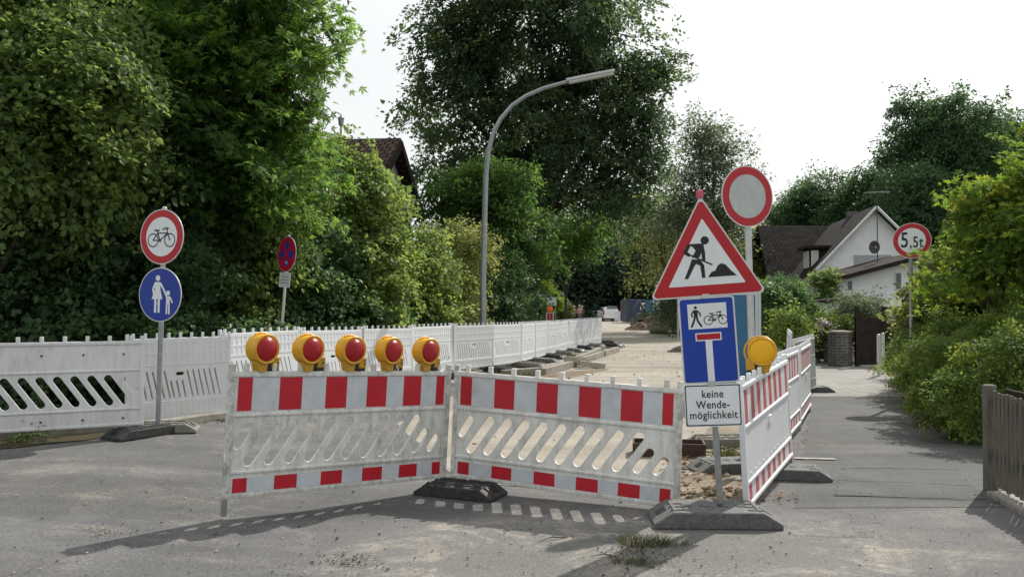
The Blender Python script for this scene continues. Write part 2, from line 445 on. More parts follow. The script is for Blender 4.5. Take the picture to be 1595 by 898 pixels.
L['far'] = leafmat('far_tree_leaves', (.025, .052, .022), (.042, .085, .034), (.07, .13, .05), .32)
L['hedge'] = leafmat('hedge_leaves', (.042, .078, .020), (.080, .130, .030), (.17, .195, .050), .38)
L['grass'] = leafmat('grass_blades', (.03, .045, .015), (.065, .085, .025), (.19, .165, .09), .25)
L['flower'] = leafmat('white_pink_blossom', (.5, .3, .4), (.7, .55, .62), (.75, .7, .72), .3)
L['white_flower'] = leafmat('pale_blossom', (.08, .12, .06), (.3, .33, .30), (.60, .62, .62), .3)
L['dry'] = leafmat('dry_leaves', (.09, .05, .025), (.18, .10, .05), (.28, .19, .10), .2)

# ---------------------------------------------------------------- foliage
KITE = np.array([(0, 0, 0), (.30, .42, .09), (0, 1, -.04), (-.30, .42, .09)])
HEX = np.array([(0, 0, 0), (.34, .22, .07), (.36, .58, .09), (0, 1, -.10), (-.36, .58, .09), (-.34, .22, .07)])
LOBED = np.array([(0, 0, 0), (.13, .52, .05), (0, 1, -.10), (-.13, .52, .05), (.22, .20, .05), (.58, .62, -.04), (.20, .52, .02), (-.22, .20, .05), (-.58, .62, -.04), (-.20, .52, .02), (.52, .12, -.06), (-.52, .12, -.06)])
BLADE = np.array([(-.03, 0, 0), (.03, 0, 0), (.02, .6, .06), (0, 1, .22), (-.02, .6, .06)])
def leaf_mesh(name, pos, nrm, dr, size, tint, mat, shape='kite', parent=None):
    n = len(pos)
    nrm = nrm / np.maximum(1e-6, np.linalg.norm(nrm, axis=1, keepdims=True))
    sd = np.cross(dr, nrm); sd /= np.maximum(1e-6, np.linalg.norm(sd, axis=1, keepdims=True))
    fw = np.cross(nrm, sd)
    T = {'kite': KITE, 'hex': HEX, 'blade': BLADE, 'lobed': LOBED}[shape]
    k = len(T)
    V = pos[:, None, :] + size[:, None, None] * (T[None, :, 0:1] * sd[:, None, :] + T[None, :, 1:2] * fw[:, None, :] + T[None, :, 2:3] * nrm[:, None, :])
    if shape == 'kite': tpl = [[0, 1, 2], [0, 2, 3]]
    elif shape == 'lobed': tpl = [[0, 1, 2, 3], [0, 4, 5, 6], [0, 9, 8, 7], [0, 10, 4], [0, 7, 11]]
    elif shape == 'hex': tpl = [[0, 1, 2, 3], [0, 3, 4, 5]]
    else: tpl = [[0, 1, 2, 4], [4, 2, 3]]
    idx = []; tot = [len(t) for t in tpl]
    flat = np.array(sum(tpl, []))
    loops = (np.arange(n)[:, None] * k + flat[None, :]).ravel()
    totals = np.tile(np.array(tot), n)
    starts = np.concatenate([[0], np.cumsum(totals)[:-1]])
    me = bpy.data.meshes.new(name)
    me.vertices.add(n * k); me.vertices.foreach_set('co', V.astype(np.float32).ravel())
    me.loops.add(len(loops)); me.loops.foreach_set('vertex_index', loops.astype(np.int32))
    me.polygons.add(len(totals)); me.polygons.foreach_set('loop_start', starts.astype(np.int32))
    try: me.polygons.foreach_set('loop_total', totals.astype(np.int32))
    except Exception: pass
    at_ = me.attributes.new('tint', 'FLOAT', 'FACE')
    at_.data.foreach_set('value', np.repeat(np.clip(tint, 0, 1), len(tpl)).astype(np.float32))
    me.materials.append(mat); me.update(calc_edges=True)
    return link(name, me, parent)
def unit(g, n):
    v = g.normal(size=(n, 3)); return v / np.linalg.norm(v, axis=1, keepdims=True)
def lobe(px, py, Y, rx, ry, dz=1.0):
    """an ellipsoid measured at distance Y: half-width and half-height given in photo pixels"""
    p = at(px, py, Y); s = Y / F
    return (p.x, p.y, p.z, rx * s, rx * s * dz, ry * s)
def crown(name, lobes, clumps, per, cr, ls, mat, seed, shape='kite', parent=None, inner=.35, flat=.35, origin=None, zmin=.1, up=.75, bias=0., power=.45, spray=.12, size_var=.3, macro=8, spread=1.9, droop=.25):
    """foliage in boughs: macro clumps (boughs) hold sprays, sprays hold leaves; gaps stay between boughs"""
    g = np.random.default_rng(seed)
    Lb = np.array(lobes, float)
    w = (Lb[:, 3] * Lb[:, 4] * Lb[:, 5]) ** (2 / 3.); w /= w.sum()
    nm = max(4, clumps // macro)
    k = g.choice(len(Lb), nm, p=w)
    d = unit(g, nm)
    rr = inner + (1 - inner) * g.random(nm) ** power
    ph = g.random(3) * 6
    wob = 1 + .15 * np.sin(d[:, 0] * 5 + ph[0] + k) * np.sin(d[:, 2] * 6 + ph[1] + k * 2) + .07 * np.sin(d[:, 1] * 11 + ph[2])
    out = g.random(nm) < spray
    rr = np.where(out, 1.0 + g.random(nm) * .20, rr) * wob
    C = Lb[k, :3] + d * Lb[k, 3:] * rr[:, None]
    n0 = d * .5 + np.array([0, 0, up]) + g.normal(size=(nm, 3)) * .28
    n0 /= np.linalg.norm(n0, axis=1, keepdims=True)
    mt = .20 * g.normal(size=nm)
    # sprays along each bough, fanning outwards in its plane
    mi = np.repeat(np.arange(nm), macro); ns = len(mi)
    so = np.clip(g.normal(size=(ns, 3)), -1.9, 1.9) * cr * spread * (.7 + .6 * g.random(nm))[mi][:, None]
    nn = n0[mi]
    so -= nn * (so * nn).sum(1, keepdims=True) * .62
    so += d[mi] * cr * spread * .5 * g.random(ns)[:, None]
    so[:, 2] -= droop * (so[:, 0] ** 2 + so[:, 1] ** 2) / (cr * spread + 1e-6) * .5
    S = C[mi] + so
    S[:, 2] = np.maximum(S[:, 2], zmin + g.random(ns) * .25)
    n1 = nn + g.normal(size=(ns, 3)) * .30
    n1 /= np.linalg.norm(n1, axis=1, keepdims=True)
    n = ns * per
    ci = np.repeat(np.arange(ns), per)
    o = np.clip(g.normal(size=(n, 3)), -1.8, 1.8) * (cr * (.5 + .7 * g.random(ns))[ci])[:, None]
    nn = n1[ci]
    o -= nn * (o * nn).sum(1, keepdims=True) * (1 - flat)
    pos = S[ci] + o
    pos[:, 2] = np.maximum(pos[:, 2], zmin)
    nr = nn + g.normal(size=(n, 3)) * .45
    dr = o + d[mi][ci] * cr * .6 + g.normal(size=(n, 3)) * cr * .5 + np.array([0, 0, -.45 * cr])
    dr /= np.maximum(1e-6, np.linalg.norm(dr, axis=1, keepdims=True))
    size = ls * (1 + size_var * g.normal(size=n)).clip(.4, 1.7)
    tint = .42 + bias + mt[mi][ci] * .9 + .12 * g.normal(size=ns)[ci] + .15 * g.normal(size=n)
    org = np.array(origin if origin is not None else (0, 0, 0), float)
    return leaf_mesh(name, pos - org, nr, dr, size, tint, mat, shape, parent), S
def limbs(base, lobes, r0, seed, mat, parent, n_sub=4, lean=None, fork=.35, clumps=None, ntwig=0):
    g = random.Random(seed); mb = MB()
    b = Vector(base); O = b.copy()
    top = max(lobes, key=lambda l: l[2]); 
    c = Vector((sum(l[0] for l in lobes) / len(lobes), sum(l[1] for l in lobes) / len(lobes), 0))
    zt = top[2]
    f = Vector((b.x + (c.x - b.x) * .5, b.y + (c.y - b.y) * .5, b.z + (zt - b.z) * fork))
    pts = [b - O, (b * .66 + f * .34) - O + Vector((g.uniform(-.1, .1), 0, 0)), f - O]
    mb.tube([pts[0] + Vector((0, 0, -.1)), pts[0] + Vector((0, 0, .15)), pts[1], pts[2]], [r0 * 1.35, r0, r0 * .85, r0 * .7], 10)
    nodes = []
    for l in lobes:
        e = Vector(l[:3]) - O
        m1 = pts[2].lerp(e, .45) + Vector((g.uniform(-.3, .3), g.uniform(-.3, .3), g.uniform(0, .4)))
        mb.tube([pts[2], m1, e], [r0 * .6, r0 * .38, r0 * .2], 7); nodes += [m1, e]
        for _ in range(n_sub):
            a = Vector((g.gauss(0, 1), g.gauss(0, 1), g.gauss(.3, .8))).normalized()
            q = e + Vector((a.x * l[3], a.y * l[4], a.z * l[5])) * .8
            mb.tube([m1.lerp(e, g.random()), e.lerp(q, .5) + Vector((0, 0, -.1)), q], [r0 * .2, r0 * .12, r0 * .03], 5)
            nodes.append(q)
    if clumps is not None and ntwig:
        sel = g.sample(range(len(clumps)), min(ntwig, len(clumps)))
        for i in sel:
            t = Vector(clumps[i]) - O
            nd = min(nodes, key=lambda p: (p - t).length)
            mid = nd.lerp(t, .5) + Vector((0, 0, g.uniform(-.15, .1)))
            mb.tube([nd, mid, t], [r0 * .07, r0 * .05, r0 * .02], 4, cap=False)
    return mb.build('trunk', mat, parent)
def tree(name, label, cat, base, lobes, clumps, per, cr, ls, leaf, seed, r0=.15, bark='bark', group=None, shape='kite', fork=.35, ntwig=60, **kw):
    t = thing(name, label, cat, base, 0, group)
    o, C = crown('crown', lobes, clumps, per, cr, ls, L[leaf], seed, shape, t, origin=base, **kw)
    limbs(base, lobes, r0, seed, M[bark], t, fork=fork, clumps=C, ntwig=ntwig)
    return t
def bush(name, label, cat, base, lobes, clumps, per, cr, ls, leaf, seed, group=None, shape='kite', stem=.03, **kw):
    t = thing(name, label, cat, base, 0, group)
    o, C = crown('foliage', lobes, clumps, per, cr, ls, L[leaf], seed, shape, t, origin=base, **kw)
    limbs(base, lobes, stem, seed, M['bark'], t, fork=.2, n_sub=3, clumps=C, ntwig=25)
    return t

# ---------------------------------------------------------------- ground sheets
def strip(name, left, right, off, mat, nx=12, step=.5, kind='structure', skirt=0, jag=0, seed=1):
    """sheet between two boundary polylines (same count), following the camber"""
    g = random.Random(seed)
    def resample(a, b):
        A, B = [], []
        for i in range(len(a) - 1):
            n = max(1, int(max((Vector(a[i + 1]) - Vector(a[i])).length, (Vector(b[i + 1]) - Vector(b[i])).length) / step))
            for k in range(n):
                t = k / n
                A.append(Vector(a[i]).lerp(Vector(a[i + 1]), t)); B.append(Vector(b[i]).lerp(Vector(b[i + 1]), t))
        A.append(Vector(a[-1])); B.append(Vector(b[-1])); return A, B
    A, B = resample([tuple(p[:2]) for p in left], [tuple(p[:2]) for p in right])
    if jag:
        A = [p + Vector((g.uniform(-jag, jag), g.uniform(-jag, jag) * .4)) for p in A]
        B = [p + Vector((g.uniform(-jag, jag), g.uniform(-jag, jag) * .4)) for p in B]
    vs, fs = [], []
    for a, b in zip(A, B):
        for k in range(nx + 1):
            p = a.lerp(b, k / nx); vs.append((p.x, p.y, gz(p.x) + off))
    w = nx + 1
    for i in range(len(A) - 1):
        for k in range(nx): fs.append((i * w + k, i * w + k + 1, (i + 1) * w + k + 1, (i + 1) * w + k))
    me = bpy.data.meshes.new(name); me.from_pydata(vs, [], fs); me.materials.append(mat)
    me.polygons.foreach_set('use_smooth', [True] * len(fs))
    o = link(name, me); tag(o, kind=kind); return o

def dense(path, step=.25):
    out = []
    for a, b in zip(path[:-1], path[1:]):
        a, b = Vector(a), Vector(b); n = max(1, int((b - a).length / step))
        out += [a.lerp(b, k / n) for k in range(n)]
    return out + [Vector(path[-1])]
# big ground
xs = sorted(set([-900, -300, -100, -40, -20, -12] + [-8 + .4 * i for i in range(20)] + [0, 4, 8, 12, 20, 40, 100, 300, 900]))
ys = [-60, -20, -5, 0, 5, 10, 15, 20, 30, 45, 70, 110, 200, 400, 900, 1500]
vs = [(x, y, gz(x) - .03) for y in ys for x in xs]; w_ = len(xs)
fs = [(j * w_ + i, j * w_ + i + 1, (j + 1) * w_ + i + 1, (j + 1) * w_ + i) for j in range(len(ys) - 1) for i in range(w_ - 1)]
me = bpy.data.meshes.new('ground'); me.from_pydata(vs, [], fs); me.materials.append(M['earth']); tag(link('ground', me), kind='structure')

# kerb line on the left (road edge) in world coordinates
KL = [(-13.5, 3.0), (-9.5, 6.6), (-6.3, 8.95), (-5.0, 9.55), (-4.1, 10.15), (-3.35, 11.6), (-2.2, 14.5), (-.9, 17.4), (.35, 19.6), (1.5, 23.2), (2.6, 27.5), (3.9, 33.5), (3.9, 50), (3.3, 70), (3.0, 120)]
RR = [(3.7, 3.0), (4.2, 6.6), (5.6, 8.95), (6.1, 9.55), (6.4, 10.15), (6.4, 11.6), (7.0, 14.5), (7.2, 17.4), (7.6, 19.6), (8.0, 23.2), (8.6, 27.5), (10, 33.5), (13, 50), (15, 70), (18, 120)]
road = strip('road', [(-14, -4)] + KL, [(4.2, -4)] + RR, 0, M['road'], nx=60, step=.8)
# sandy roadway inside the site
SL = [(-.45, 7.75), (-.9, 9.0), (-1.6, 11.5), (-1.2, 14.5), (-.5, 17.2), (.6, 19.6), (1.75, 23.2), (2.85, 27.5), (4.1, 33.5), (4.1, 50), (3.5, 70), (3.2, 119)]
SR = [(1.5, 6.9), (2.0, 7.9), (3.0, 10.2), (4.2, 13.8), (5.0, 17.2), (5.3, 19.6), (5.6, 23.2), (6.1, 27.5), (7.2, 33.5), (10.3, 50), (13, 70), (17, 119)]
strip('sandy_roadway', SL, SR, .005, M['sand'], nx=24, step=.35, jag=.06, seed=3)
strip('dirt_strip', [(1.25, 6.55), (1.35, 7.6), (2.1, 9.6), (3.1, 12.4), (4.2, 16)], [(1.78, 6.45), (2.72, 8.45), (3.1, 9.6), (4.1, 12.4), (5.2, 16)], .010, M['rubble_dirt'], nx=8, step=.12, jag=.05, seed=5)
# footpath on the right
FL = [(2.25, 6.75), (3.0, 8.6), (3.6, 10.4), (4.9, 13.6), (5.0, 14.9)]
FR = [(4.1, 6.75), (5.3, 8.6), (6.2, 10.4), (7.2, 13.6), (7.6, 14.9)]
FL = [(x_, y_ + .04 * math.sin(y_ * 9)) for x_, y_ in FL]
strip('footpath', FL, FR, .003, M['path'], nx=20, step=.3, jag=.04, seed=6)
strip('paved_forecourt', [(5.0, 14.9), (6.2, 18), (7.6, 22.5), (8.2, 24.5)], [(7.4, 14.9), (8.8, 18), (11.5, 22.5), (14, 24.5)], .008, M['pavers'], nx=12)
a, b, c_, d_ = G(1312, 728), G(1488, 731), G(1535, 778), G(1300, 772)
strip('repair_patch', [d_, a], [c_, b], .007, M['patch'], nx=8, step=.06, jag=.02)
# repair joint lines (bitumen seams)
for nm, pts, wd in (('seam', [(1300, 772), (1400, 775), (1500, 779), (1570, 783)], .012), ('seam', [(1290, 748), (1420, 752), (1512, 757)], .009), ('seam', [(1310, 729), (1400, 730), (1490, 732)], .010), ('seam', [(1250, 832), (1300, 836), (1360, 834)], .007)):
    W = dense([G(*p).xy for p in pts], .10); W = [p + Vector((0, .012 * math.sin(p.x * 9) + .008 * math.sin(p.x * 31))) for p in W]
    wd *= .6
    strip('bitumen_seam', [(p.x, p.y - wd) for p in W], [(p.x, p.y + wd) for p in W], .014, M['black'] if False else M['patch'], nx=1, step=.07, jag=.005, seed=int(pts[0][0]))
W = [G(1238, 714.5), G(1302, 716)]
strip('painted_line', [(p.x, p.y - .035) for p in W], [(p.x, p.y + .035) for p in W], .014, simple('worn_line', (.38, .37, .34), .8, dirt=(.2, .19, .17), dirt_amt=.7), nx=1, step=.06, jag=.006)

# raised pavement with kerb on the left, behind the barriers
def kerb(path, w, h, name, mat):
    vs, fs = [], []
    P = [Vector(p) for p in path]
    for i, p in enumerate(P):
        d = (P[min(i + 1, len(P) - 1)] - P[max(0, i - 1)]).normalized(); nn = Vector((-d.y, d.x))
        for o_, z in ((0, -.05), (0, h - .015), (.015, h), (w, h), (w, -.05)):
            q = p + nn * o_; vs.append((q.x, q.y, gz(q.x) + z))
    for i in range(len(P) - 1):
        for k in range(4): fs.append((i * 5 + k, i * 5 + k + 1, i * 5 + 6 + k, i * 5 + 5 + k))
    fs += [(4, 3, 2, 1, 0), tuple(range((len(P) - 1) * 5, len(P) * 5))]
    me = bpy.data.meshes.new(name); me.from_pydata(vs, [], fs); me.materials.append(mat)
    return tag(link(name, me), kind='structure')
kerb(dense(KL[:12]), .14, .10, 'kerb', M['concrete'])
strip('pavement', [(x - 2.6, y + 1.6) for x, y in KL[:12]], [(x - .13, y + .06) for x, y in KL[:12]], .085, M['old_pave'], nx=12, step=.5)
kerb(dense([(7.3, 33.0), (6.2, 27.5), (5.75, 23.2), (5.5, 19.6), (5.25, 17.2)]), .12, .10, 'kerb', M['concrete'])

# ---------------------------------------------------------------- barrier panels
PH = .95
def capsule(a, b, r, n=6):
    a, b = Vector(a), Vector(b); d = (b - a).normalized(); nn = Vector((-d.y, d.x))
    th = math.atan2(nn.y, nn.x)
    pts = [a + Vector((math.cos(th + PI * k / n), math.sin(th + PI * k / n))) * r for k in range(n + 1)]
    pts += [b + Vector((math.cos(th - PI + PI * k / n), math.sin(th - PI + PI * k / n))) * r for k in range(n + 1)]
    return [tuple(p) for p in pts]
def slots_striped():
    hs = []
    for i in range(9):
        x = .17 + .165 * i; hs.append(capsule((x + .005, .272), (x + .185, .532), .040))
    hs.append(capsule((.085, .40), (.160, .525), .034))
    hs.append(capsule((1.665, .275), (1.765, .415), .035)); hs.append(capsule((1.825, .275), (1.885, .36), .033))
    return hs
RECT = [(.03, .004), (1.97, .004), (1.97, PH - .004), (.03, PH - .004)]
board_striped = curve_mesh(RECT, slots_striped(), .010, .003, 'board')
def slots_lattice():
    hs = []
    for i in range(15):
        x = .20 + .11 * i
        if 6 <= i <= 8: hs.append(capsule((x + .02, .25), (x - .045, .43), .014, 4))
        else: hs.append(capsule((x + .05, .25), (x - .06, .55), .014, 4))
    hs.append(capsule((.93, .52), (1.05, .52), .020, 4))
    return hs
board_lattice = curve_mesh(RECT, slots_lattice(), .013, .003, 'board')
board_solid = curve_mesh(RECT, [], .013, .003, 'board')

def rails_mb(knobs, thick=.026, mids=((.605, .028), (.178, .028)), skip=()):
    mb = MB()
    mb.box(0.0, 2.0, -thick, thick, .905, .945, b=.006)
    mb.box(0.0, 2.0, -thick, thick, .002, .034, b=.006)
    for z, h in mids: mb.box(.03, 1.97, -thick * .95, thick * .95, z, z + h, b=.008)
    for i, x in enumerate(knobs):
        if i in skip: continue
        mb.box(x - .020, x + .020, -.017, .017, .945, 1.005, b=.006)
    return mb
def post_mb(x, leg):
    mb = MB(); mb.box(x - .022, x + .022, -.022, .022, -.002, 1.0, b=.005)
    return mb
def leg_mb(x, l):
    mb = MB(); mb.box(x - .019, x + .019, -.019, .019, -l, .0, b=.003); return mb
def band_mb(z0, z1, reds, side=-1, red=1):
    mb = MB(); y = side * .0140
    mb.box(.06, 1.94, min(y, y + side * .0015), max(y, y + side * .0015), z0, z1, 0)
    for a, b in reds:
        mb.box(a, b, min(y, y + side * .0028), max(y, y + side * .0028), z0 + .002, z1 - .002, 1)
    return mb
KN = [.12 + .22 * i for i in range(9)]
REDS = [(.06, .17), (.39, .577), (.784, .972), (1.16, 1.348), (1.517, 1.696), (1.855, 1.94)]
def panel_tree(kind, label, group):
    t = thing('construction_barrier', label, 'barrier', group=group)
    if kind == 'striped':
        link('board', board_striped, t).data.materials.append(M['dirty_white']) if not board_striped.materials else link('board', board_striped, t)
        rails_mb(KN).build('rails', M['dirty_white'], t)
        band_mb(.648, .902, REDS).build('upper_reflector', [M['foil_white'], M['foil_red']], t)
        band_mb(.040, .150, REDS).build('lower_reflector', [M['foil_white'], M['foil_red']], t)
        post_mb(.012, 0).build('end_post', M['old_post'], t); post_mb(1.988, 0).build('end_post', M['old_post'], t)
    elif kind == 'plain':
        me = board_striped.copy(); me.materials.clear(); me.materials.append(M['white'])
        me.transform(Matrix.Diagonal((-1, 1, 1, 1)) ); me.transform(Matrix.Translation((2, 0, 0))); me.flip_normals()
        link('board', me, t)
        mb = rails_mb(KN)
        for z in (.80, .09):
            for i in range(5): mb.lathe([(.0, -.022), (.011, -.022), (.013, -.014)], 8, 'y', m=1, c=(.2 + .4 * i, 0, z))
        mb.build('rails', [M['white'], M['machine']], t)
        post_mb(.012, 0).build('end_post', M['white'], t); post_mb(1.988, 0).build('end_post', M['white'], t)
    elif kind == 'lattice':
        if not board_lattice.materials: board_lattice.materials.append(M['clean_white'])
        link('board', board_lattice, t)
        mb = rails_mb(KN, .022, ((.615, .022), (.188, .022)))
        # embossed cells: raised grid above and below the slots
        for zz, hh, n, rows in ((.645, .255, 17, 2), (.042, .135, 17, 1)):
            for r_ in range(rows + 1):
                z = zz + hh * r_ / rows; mb.box(.05, 1.95, -.021, -.0155, z - .012, z + .012)
            for i in range(n + 1):
                x = .06 + 1.88 * i / n; mb.box(x - .020, x + .020, -.020, -.0155, zz + .008, zz + hh - .008)
        mb.build('rails', M['clean_white'], t)
        post_mb(.012, 0).build('end_post', M['clean_white'], t); post_mb(1.988, 0).build('end_post', M['clean_white'], t)
    elif kind in ('closed', 'closed_pale'):
        if not board_solid.materials: board_solid.materials.append(M['clean_white'])
        link('board', board_solid, t)
        mb = rails_mb(KN, .030, ((.600, .030), (.172, .028)))
        for i in range(11):
            x = .16 + .165 * i
            mb.lathe([(.0, -.024), (.010, -.022), (.014, -.014)], 8, 'y', c=(x, 0, .235))
            mb.box(x - .005, x + .005, -.0165, -.0155, .27, .57)
        mb.prism([(.93, .50), (1.08, .50), (1.06, .56), (.95, .56)], -.030, -.015)
        mb.build('rails', M['clean_white'], t)
        rd = [(.06, .16)] + [(.30 + .245 * i, .42 + .245 * i) for i in range(6)] + [(1.85, 1.94)]
        fm = M['foil_faded'] if kind == 'closed' else M['foil_pale']
        band_mb(.636, .900, rd).build('upper_reflector', [M['foil_white'], fm], t)
        band_mb(.042, .165, rd).build('lower_reflector', [M['foil_white'], fm], t)
        post_mb(.012, 0).build('end_post', M['clean_white'], t); post_mb(1.988, 0).build('end_post', M['clean_white'], t)
    for x in (.012, 1.988): leg_mb(x, .125).build('leg', M['galv'], t)
    return t
PROTO = {}
def end(xt, yt, xb, yb, h=PH):
    d = F * h / (yb - yt); return at(xb, yb, d), at(xt, yt, d)
def place(kind, A, B, label, group, h=PH, up=None):
    """A, B: bottom corners of the frame (world); up: direction of the posts"""
    if kind not in PROTO: t = PROTO[kind] = panel_tree(kind, label, group)
    else: t = copy_tree(PROTO[kind])
    A, B = Vector(A), Vector(B); x = (B - A); Lg = x.length; x.normalize()
    z = Vector(up) if up is not None else Vector((0, 0, 1)); z = (z - x * z.dot(x)).normalized()
    y = z.cross(x)
    m = Matrix((x * Lg / 2, y, z * h / PH)).transposed().to_4x4(); m.translation = A
    t.matrix_world = m
    t['label'] = label; t['group'] = group
    return t

# panel A (left, with five red lamps) and panel B in front
GS = 'red and white barrier panels across the road'
A0, A0t = end(359, 578, 347, 777); A1, A1t = end(697, 577, 691, 743)
pA = place('striped', A0, A1, 'dirty red and white barrier panel carrying the five red lamps', GS, up=(A0t - A0) + (A1t - A1))
B0, B0t = end(711, 577, 704, 742, .95); B1, B1t = end(1062, 609, 1056, 792, .93)
pB = place('striped', B0, B1, 'dirty red and white barrier panel without lamps, left of the roadworks triangle', GS, up=(B0t - B0) + (B1t - B1))
for o in KIDS[pB.name]:
    pass
# panel C: clean closed panel on the right with the amber lamp, D/E/F further back
GC = 'closed white barrier panels along the footpath'
C0, C0t = end(1155, 600, 1163, 791); C1, C1t = end(1221, 559, 1231, 709)
pC = place('closed', C0, C1, 'clean white barrier panel with faded red stripes, amber lamp on top', GC, up=(C0t - C0) + (C1t - C1))
D0 = Vector((2.86, 9.0, .10)); D1 = Vector((3.72, 10.85, .10))
place('closed', D0, D1, 'narrow-looking striped barrier panel seen edge-on behind the amber lamp panel', GC, up=(-.03, 0, 1))
place('closed', (3.78, 11.0, .10), (4.55, 12.8, .10), 'second edge-on striped barrier panel, hidden behind the first one', GC)
E0, E0t = end(1240, 531, 1240, 614, .96); E1 = at(1270, 603, 15.6)
pE = place('closed_pale', E0, E1, 'barrier panel with bleached pink stripes at the edge of the paving', GC, up=(0, 0, 1))
GB = 'barrier panels at the back of the site'
place('lattice', (5.55, 20.3, .12), (5.0, 18.4, .12), 'leaning white barrier panel beside the blue cabin', GB, up=(-.12, 0, 1))
place('lattice', (6.0, 18.3, .12), (5.5, 16.6, .10), 'white barrier panel behind the bleached striped panel', GB, up=(.05, 0, 1))

# left: one plain panel (back side) and lattice panels
GL = 'white barrier panels along the left kerb'
P0 = at(-22, 673, 8.75); P1, P1t = end(222, 530, 222, 661)
P0 = P1 + (P0 - P1).normalized() * 2.0
P0.z = P1.z
place('plain', P0, P1, 'plain white barrier panel with large slanted slots at the left edge', GL)
Q = P0 - (P1 - P0).normalized() * 0.03; Q0 = Q + (P0 - P1).normalized() * 2.0; Q0.y -= .2
place('plain', Q0, Q, 'plain white barrier panel cut by the left edge of the picture', GL)
a1 = at(196, 658, 10.0); a2 = at(357, 641, 11.0)
place('lattice', a1, a2, 'white embossed barrier panel behind the shared cycle and footway signs', GL, h=1.0)
pts = [Vector((-3.92, 11.2)), Vector((-1.27, 17.9)), Vector((.09, 20.5)), Vector((.55, 22.5)), Vector((1.38, 26.2)), Vector((2.40, 29.9)), Vector((3.55, 33.2))]
def along(pts, s):
    for a, b in zip(pts[:-1], pts[1:]):
        l = (b - a).length
        if s <= l: return a.lerp(b, s / l)
        s -= l
    return pts[-1]
tot = sum((b - a).length for a, b in zip(pts[:-1], pts[1:]))
NP = 13; CH = []
names13 = ['first', 'second', 'third', 'fourth', 'fifth', 'sixth', 'seventh', 'eighth', 'ninth', 'tenth', 'eleventh', 'twelfth', 'last']
for i in range(NP):
    a = along(pts, tot * i / NP); b = along(pts, tot * (i + 1) / NP)
    zA = .30 - .13 * min(1, i / 9); zB = .30 - .13 * min(1, (i + 1) / 9)
    g_ = random.Random(40 + i)
    d = (b - a).normalized() * .02
    j = g_.uniform(-.04, .04)
    place('lattice', (a.x + d.x, a.y + d.y, zA), (b.x - d.x - j * .3, b.y - d.y, zB + g_.uniform(-.02, .02)),
          f'{names13[i]} white embossed barrier panel of the curving row, counted from the signs', GL, up=(g_.uniform(-.03, .03), g_.uniform(-.03, .03), 1))
    CH.append((a, b))

# ---------------------------------------------------------------- barrier feet
def foot_tree(mat, label, dirty=False):
    t = thing('barrier_foot', label, 'barrier foot', group='rubber feet under barriers and signs')
    # bevelled block, made from a profile with sloping ends
    W, D, Hh = .43, .20, .115
    me = curve_mesh([(-W, 0), (W, 0), (W, .035), (W - .13, Hh), (-W + .13, Hh), (-W, .035)], [], D - .012, .012, 'block')
    mb = MB(); mb.add([v.co[:] for v in me.vertices], [tuple(p.vertices) for p in me.polygons])
    for x in (-.24, -.08, .08, .24):
        if mat == 'rubber': break
        for s in (-1, 1):
            mb.box(x - .055, x + .055, s * .155 - .012, s * .155 + .012, Hh - .002, Hh + .010, b=.003)
    if mat != 'rubber': mb.box(-.27, .27, -.105, -.085, Hh - .002, Hh + .013, b=.003); mb.box(-.27, .27, .085, .105, Hh - .002, Hh + .013, b=.003)
    for s in (-1, 1):
        if mat == 'rubber': break
        mb.prism([(s * (W - .128), Hh - .004), (s * (W - .02), .04), (s * (W - .02), .055), (s * (W - .115), Hh + .010)], -.10, -.07)
        mb.prism([(s * (W - .128), Hh - .004), (s * (W - .02), .04), (s * (W - .02), .055), (s * (W - .115), Hh + .010)], .07, .10)
    if mat == 'rubber':
        for s in (-1, 1):
            mb.box(s * .285 - .012, s * .285 + .012, -.15, .15, Hh - .004, Hh + .006, b=.002)
    for x in (-.19, -.06, .06, .19): mb.box(x - .032, x + .032, -.032, .032, Hh - .002, Hh + .0035, 1)  # black patches here and below paint the shade of sockets and holes
    for s in (-1, 1): mb.prism([(s * (W - .130 + .130 * t_), Hh - .080 * t_ + o_) for t_, o_ in ((.25, .003), (.72, .003), (.72, -.01), (.25, -.01))], -.05, .05, m=1)
    for x in (-.26, .26):
        for k in range(3): mb.box(x - .05, x + .05, -.13 + .09 * k - .010, -.13 + .09 * k + .010, Hh - .002, Hh + .004, 1)
    mb.build('block', [M[mat], M['black']], t)
    return t
FT = {}
def foot(kind, x, y, rz, label, z=None, s=1.0, tilt=0):
    t = FT.get(kind)
    if t is None: t = FT[kind] = foot_tree(kind, label)
    else: t = copy_tree(t)
    t.location = (x, y, gz(x) if z is None else z); t.rotation_euler = (0, tilt, rz); t.scale = (s, s, s)
    t['label'] = label; return t
fp = G(1111, 813)
foot('rubber', fp.x, fp.y, R(-2), 'long grey rubber foot holding the roadworks signpost', s=1.08)
foot('rubber_black', G(717, 771).x, G(717, 771).y + .02, R(-24), 'black rubber foot where the two red and white panels meet', s=.86)
q = G(1236, 744); foot('rubber', q.x - .05, q.y + .04, R(-12), 'grey rubber foot under the far end of the amber lamp panel', s=.9)
q = G(1238, 640); foot('rubber', q.x - .22, q.y, R(-8), 'grey rubber foot poking out under the edge-on striped panel', s=.9)
q = G(1262, 610); foot('rubber', q.x, q.y, R(-4), 'grey rubber foot under the bleached pink striped panel', s=.95)
q = G(1125, 694); foot('rubber_dusty', q.x, q.y, R(4), 'dusty foot lying in the dirt between the signpost and amber lamp panel, farther one', s=.95)
q = G(1140, 733); foot('rubber', q.x, q.y, R(10), 'grey foot lying in the dirt between signpost and amber lamp panel, nearer one', s=.95)
q = G(247, 674); foot('rubber_dusty', q.x, q.y + .1, R(14), 'light grey rubber foot under the pole with cycle and footway signs', s=.92)
P = (P0 + P1) / 2
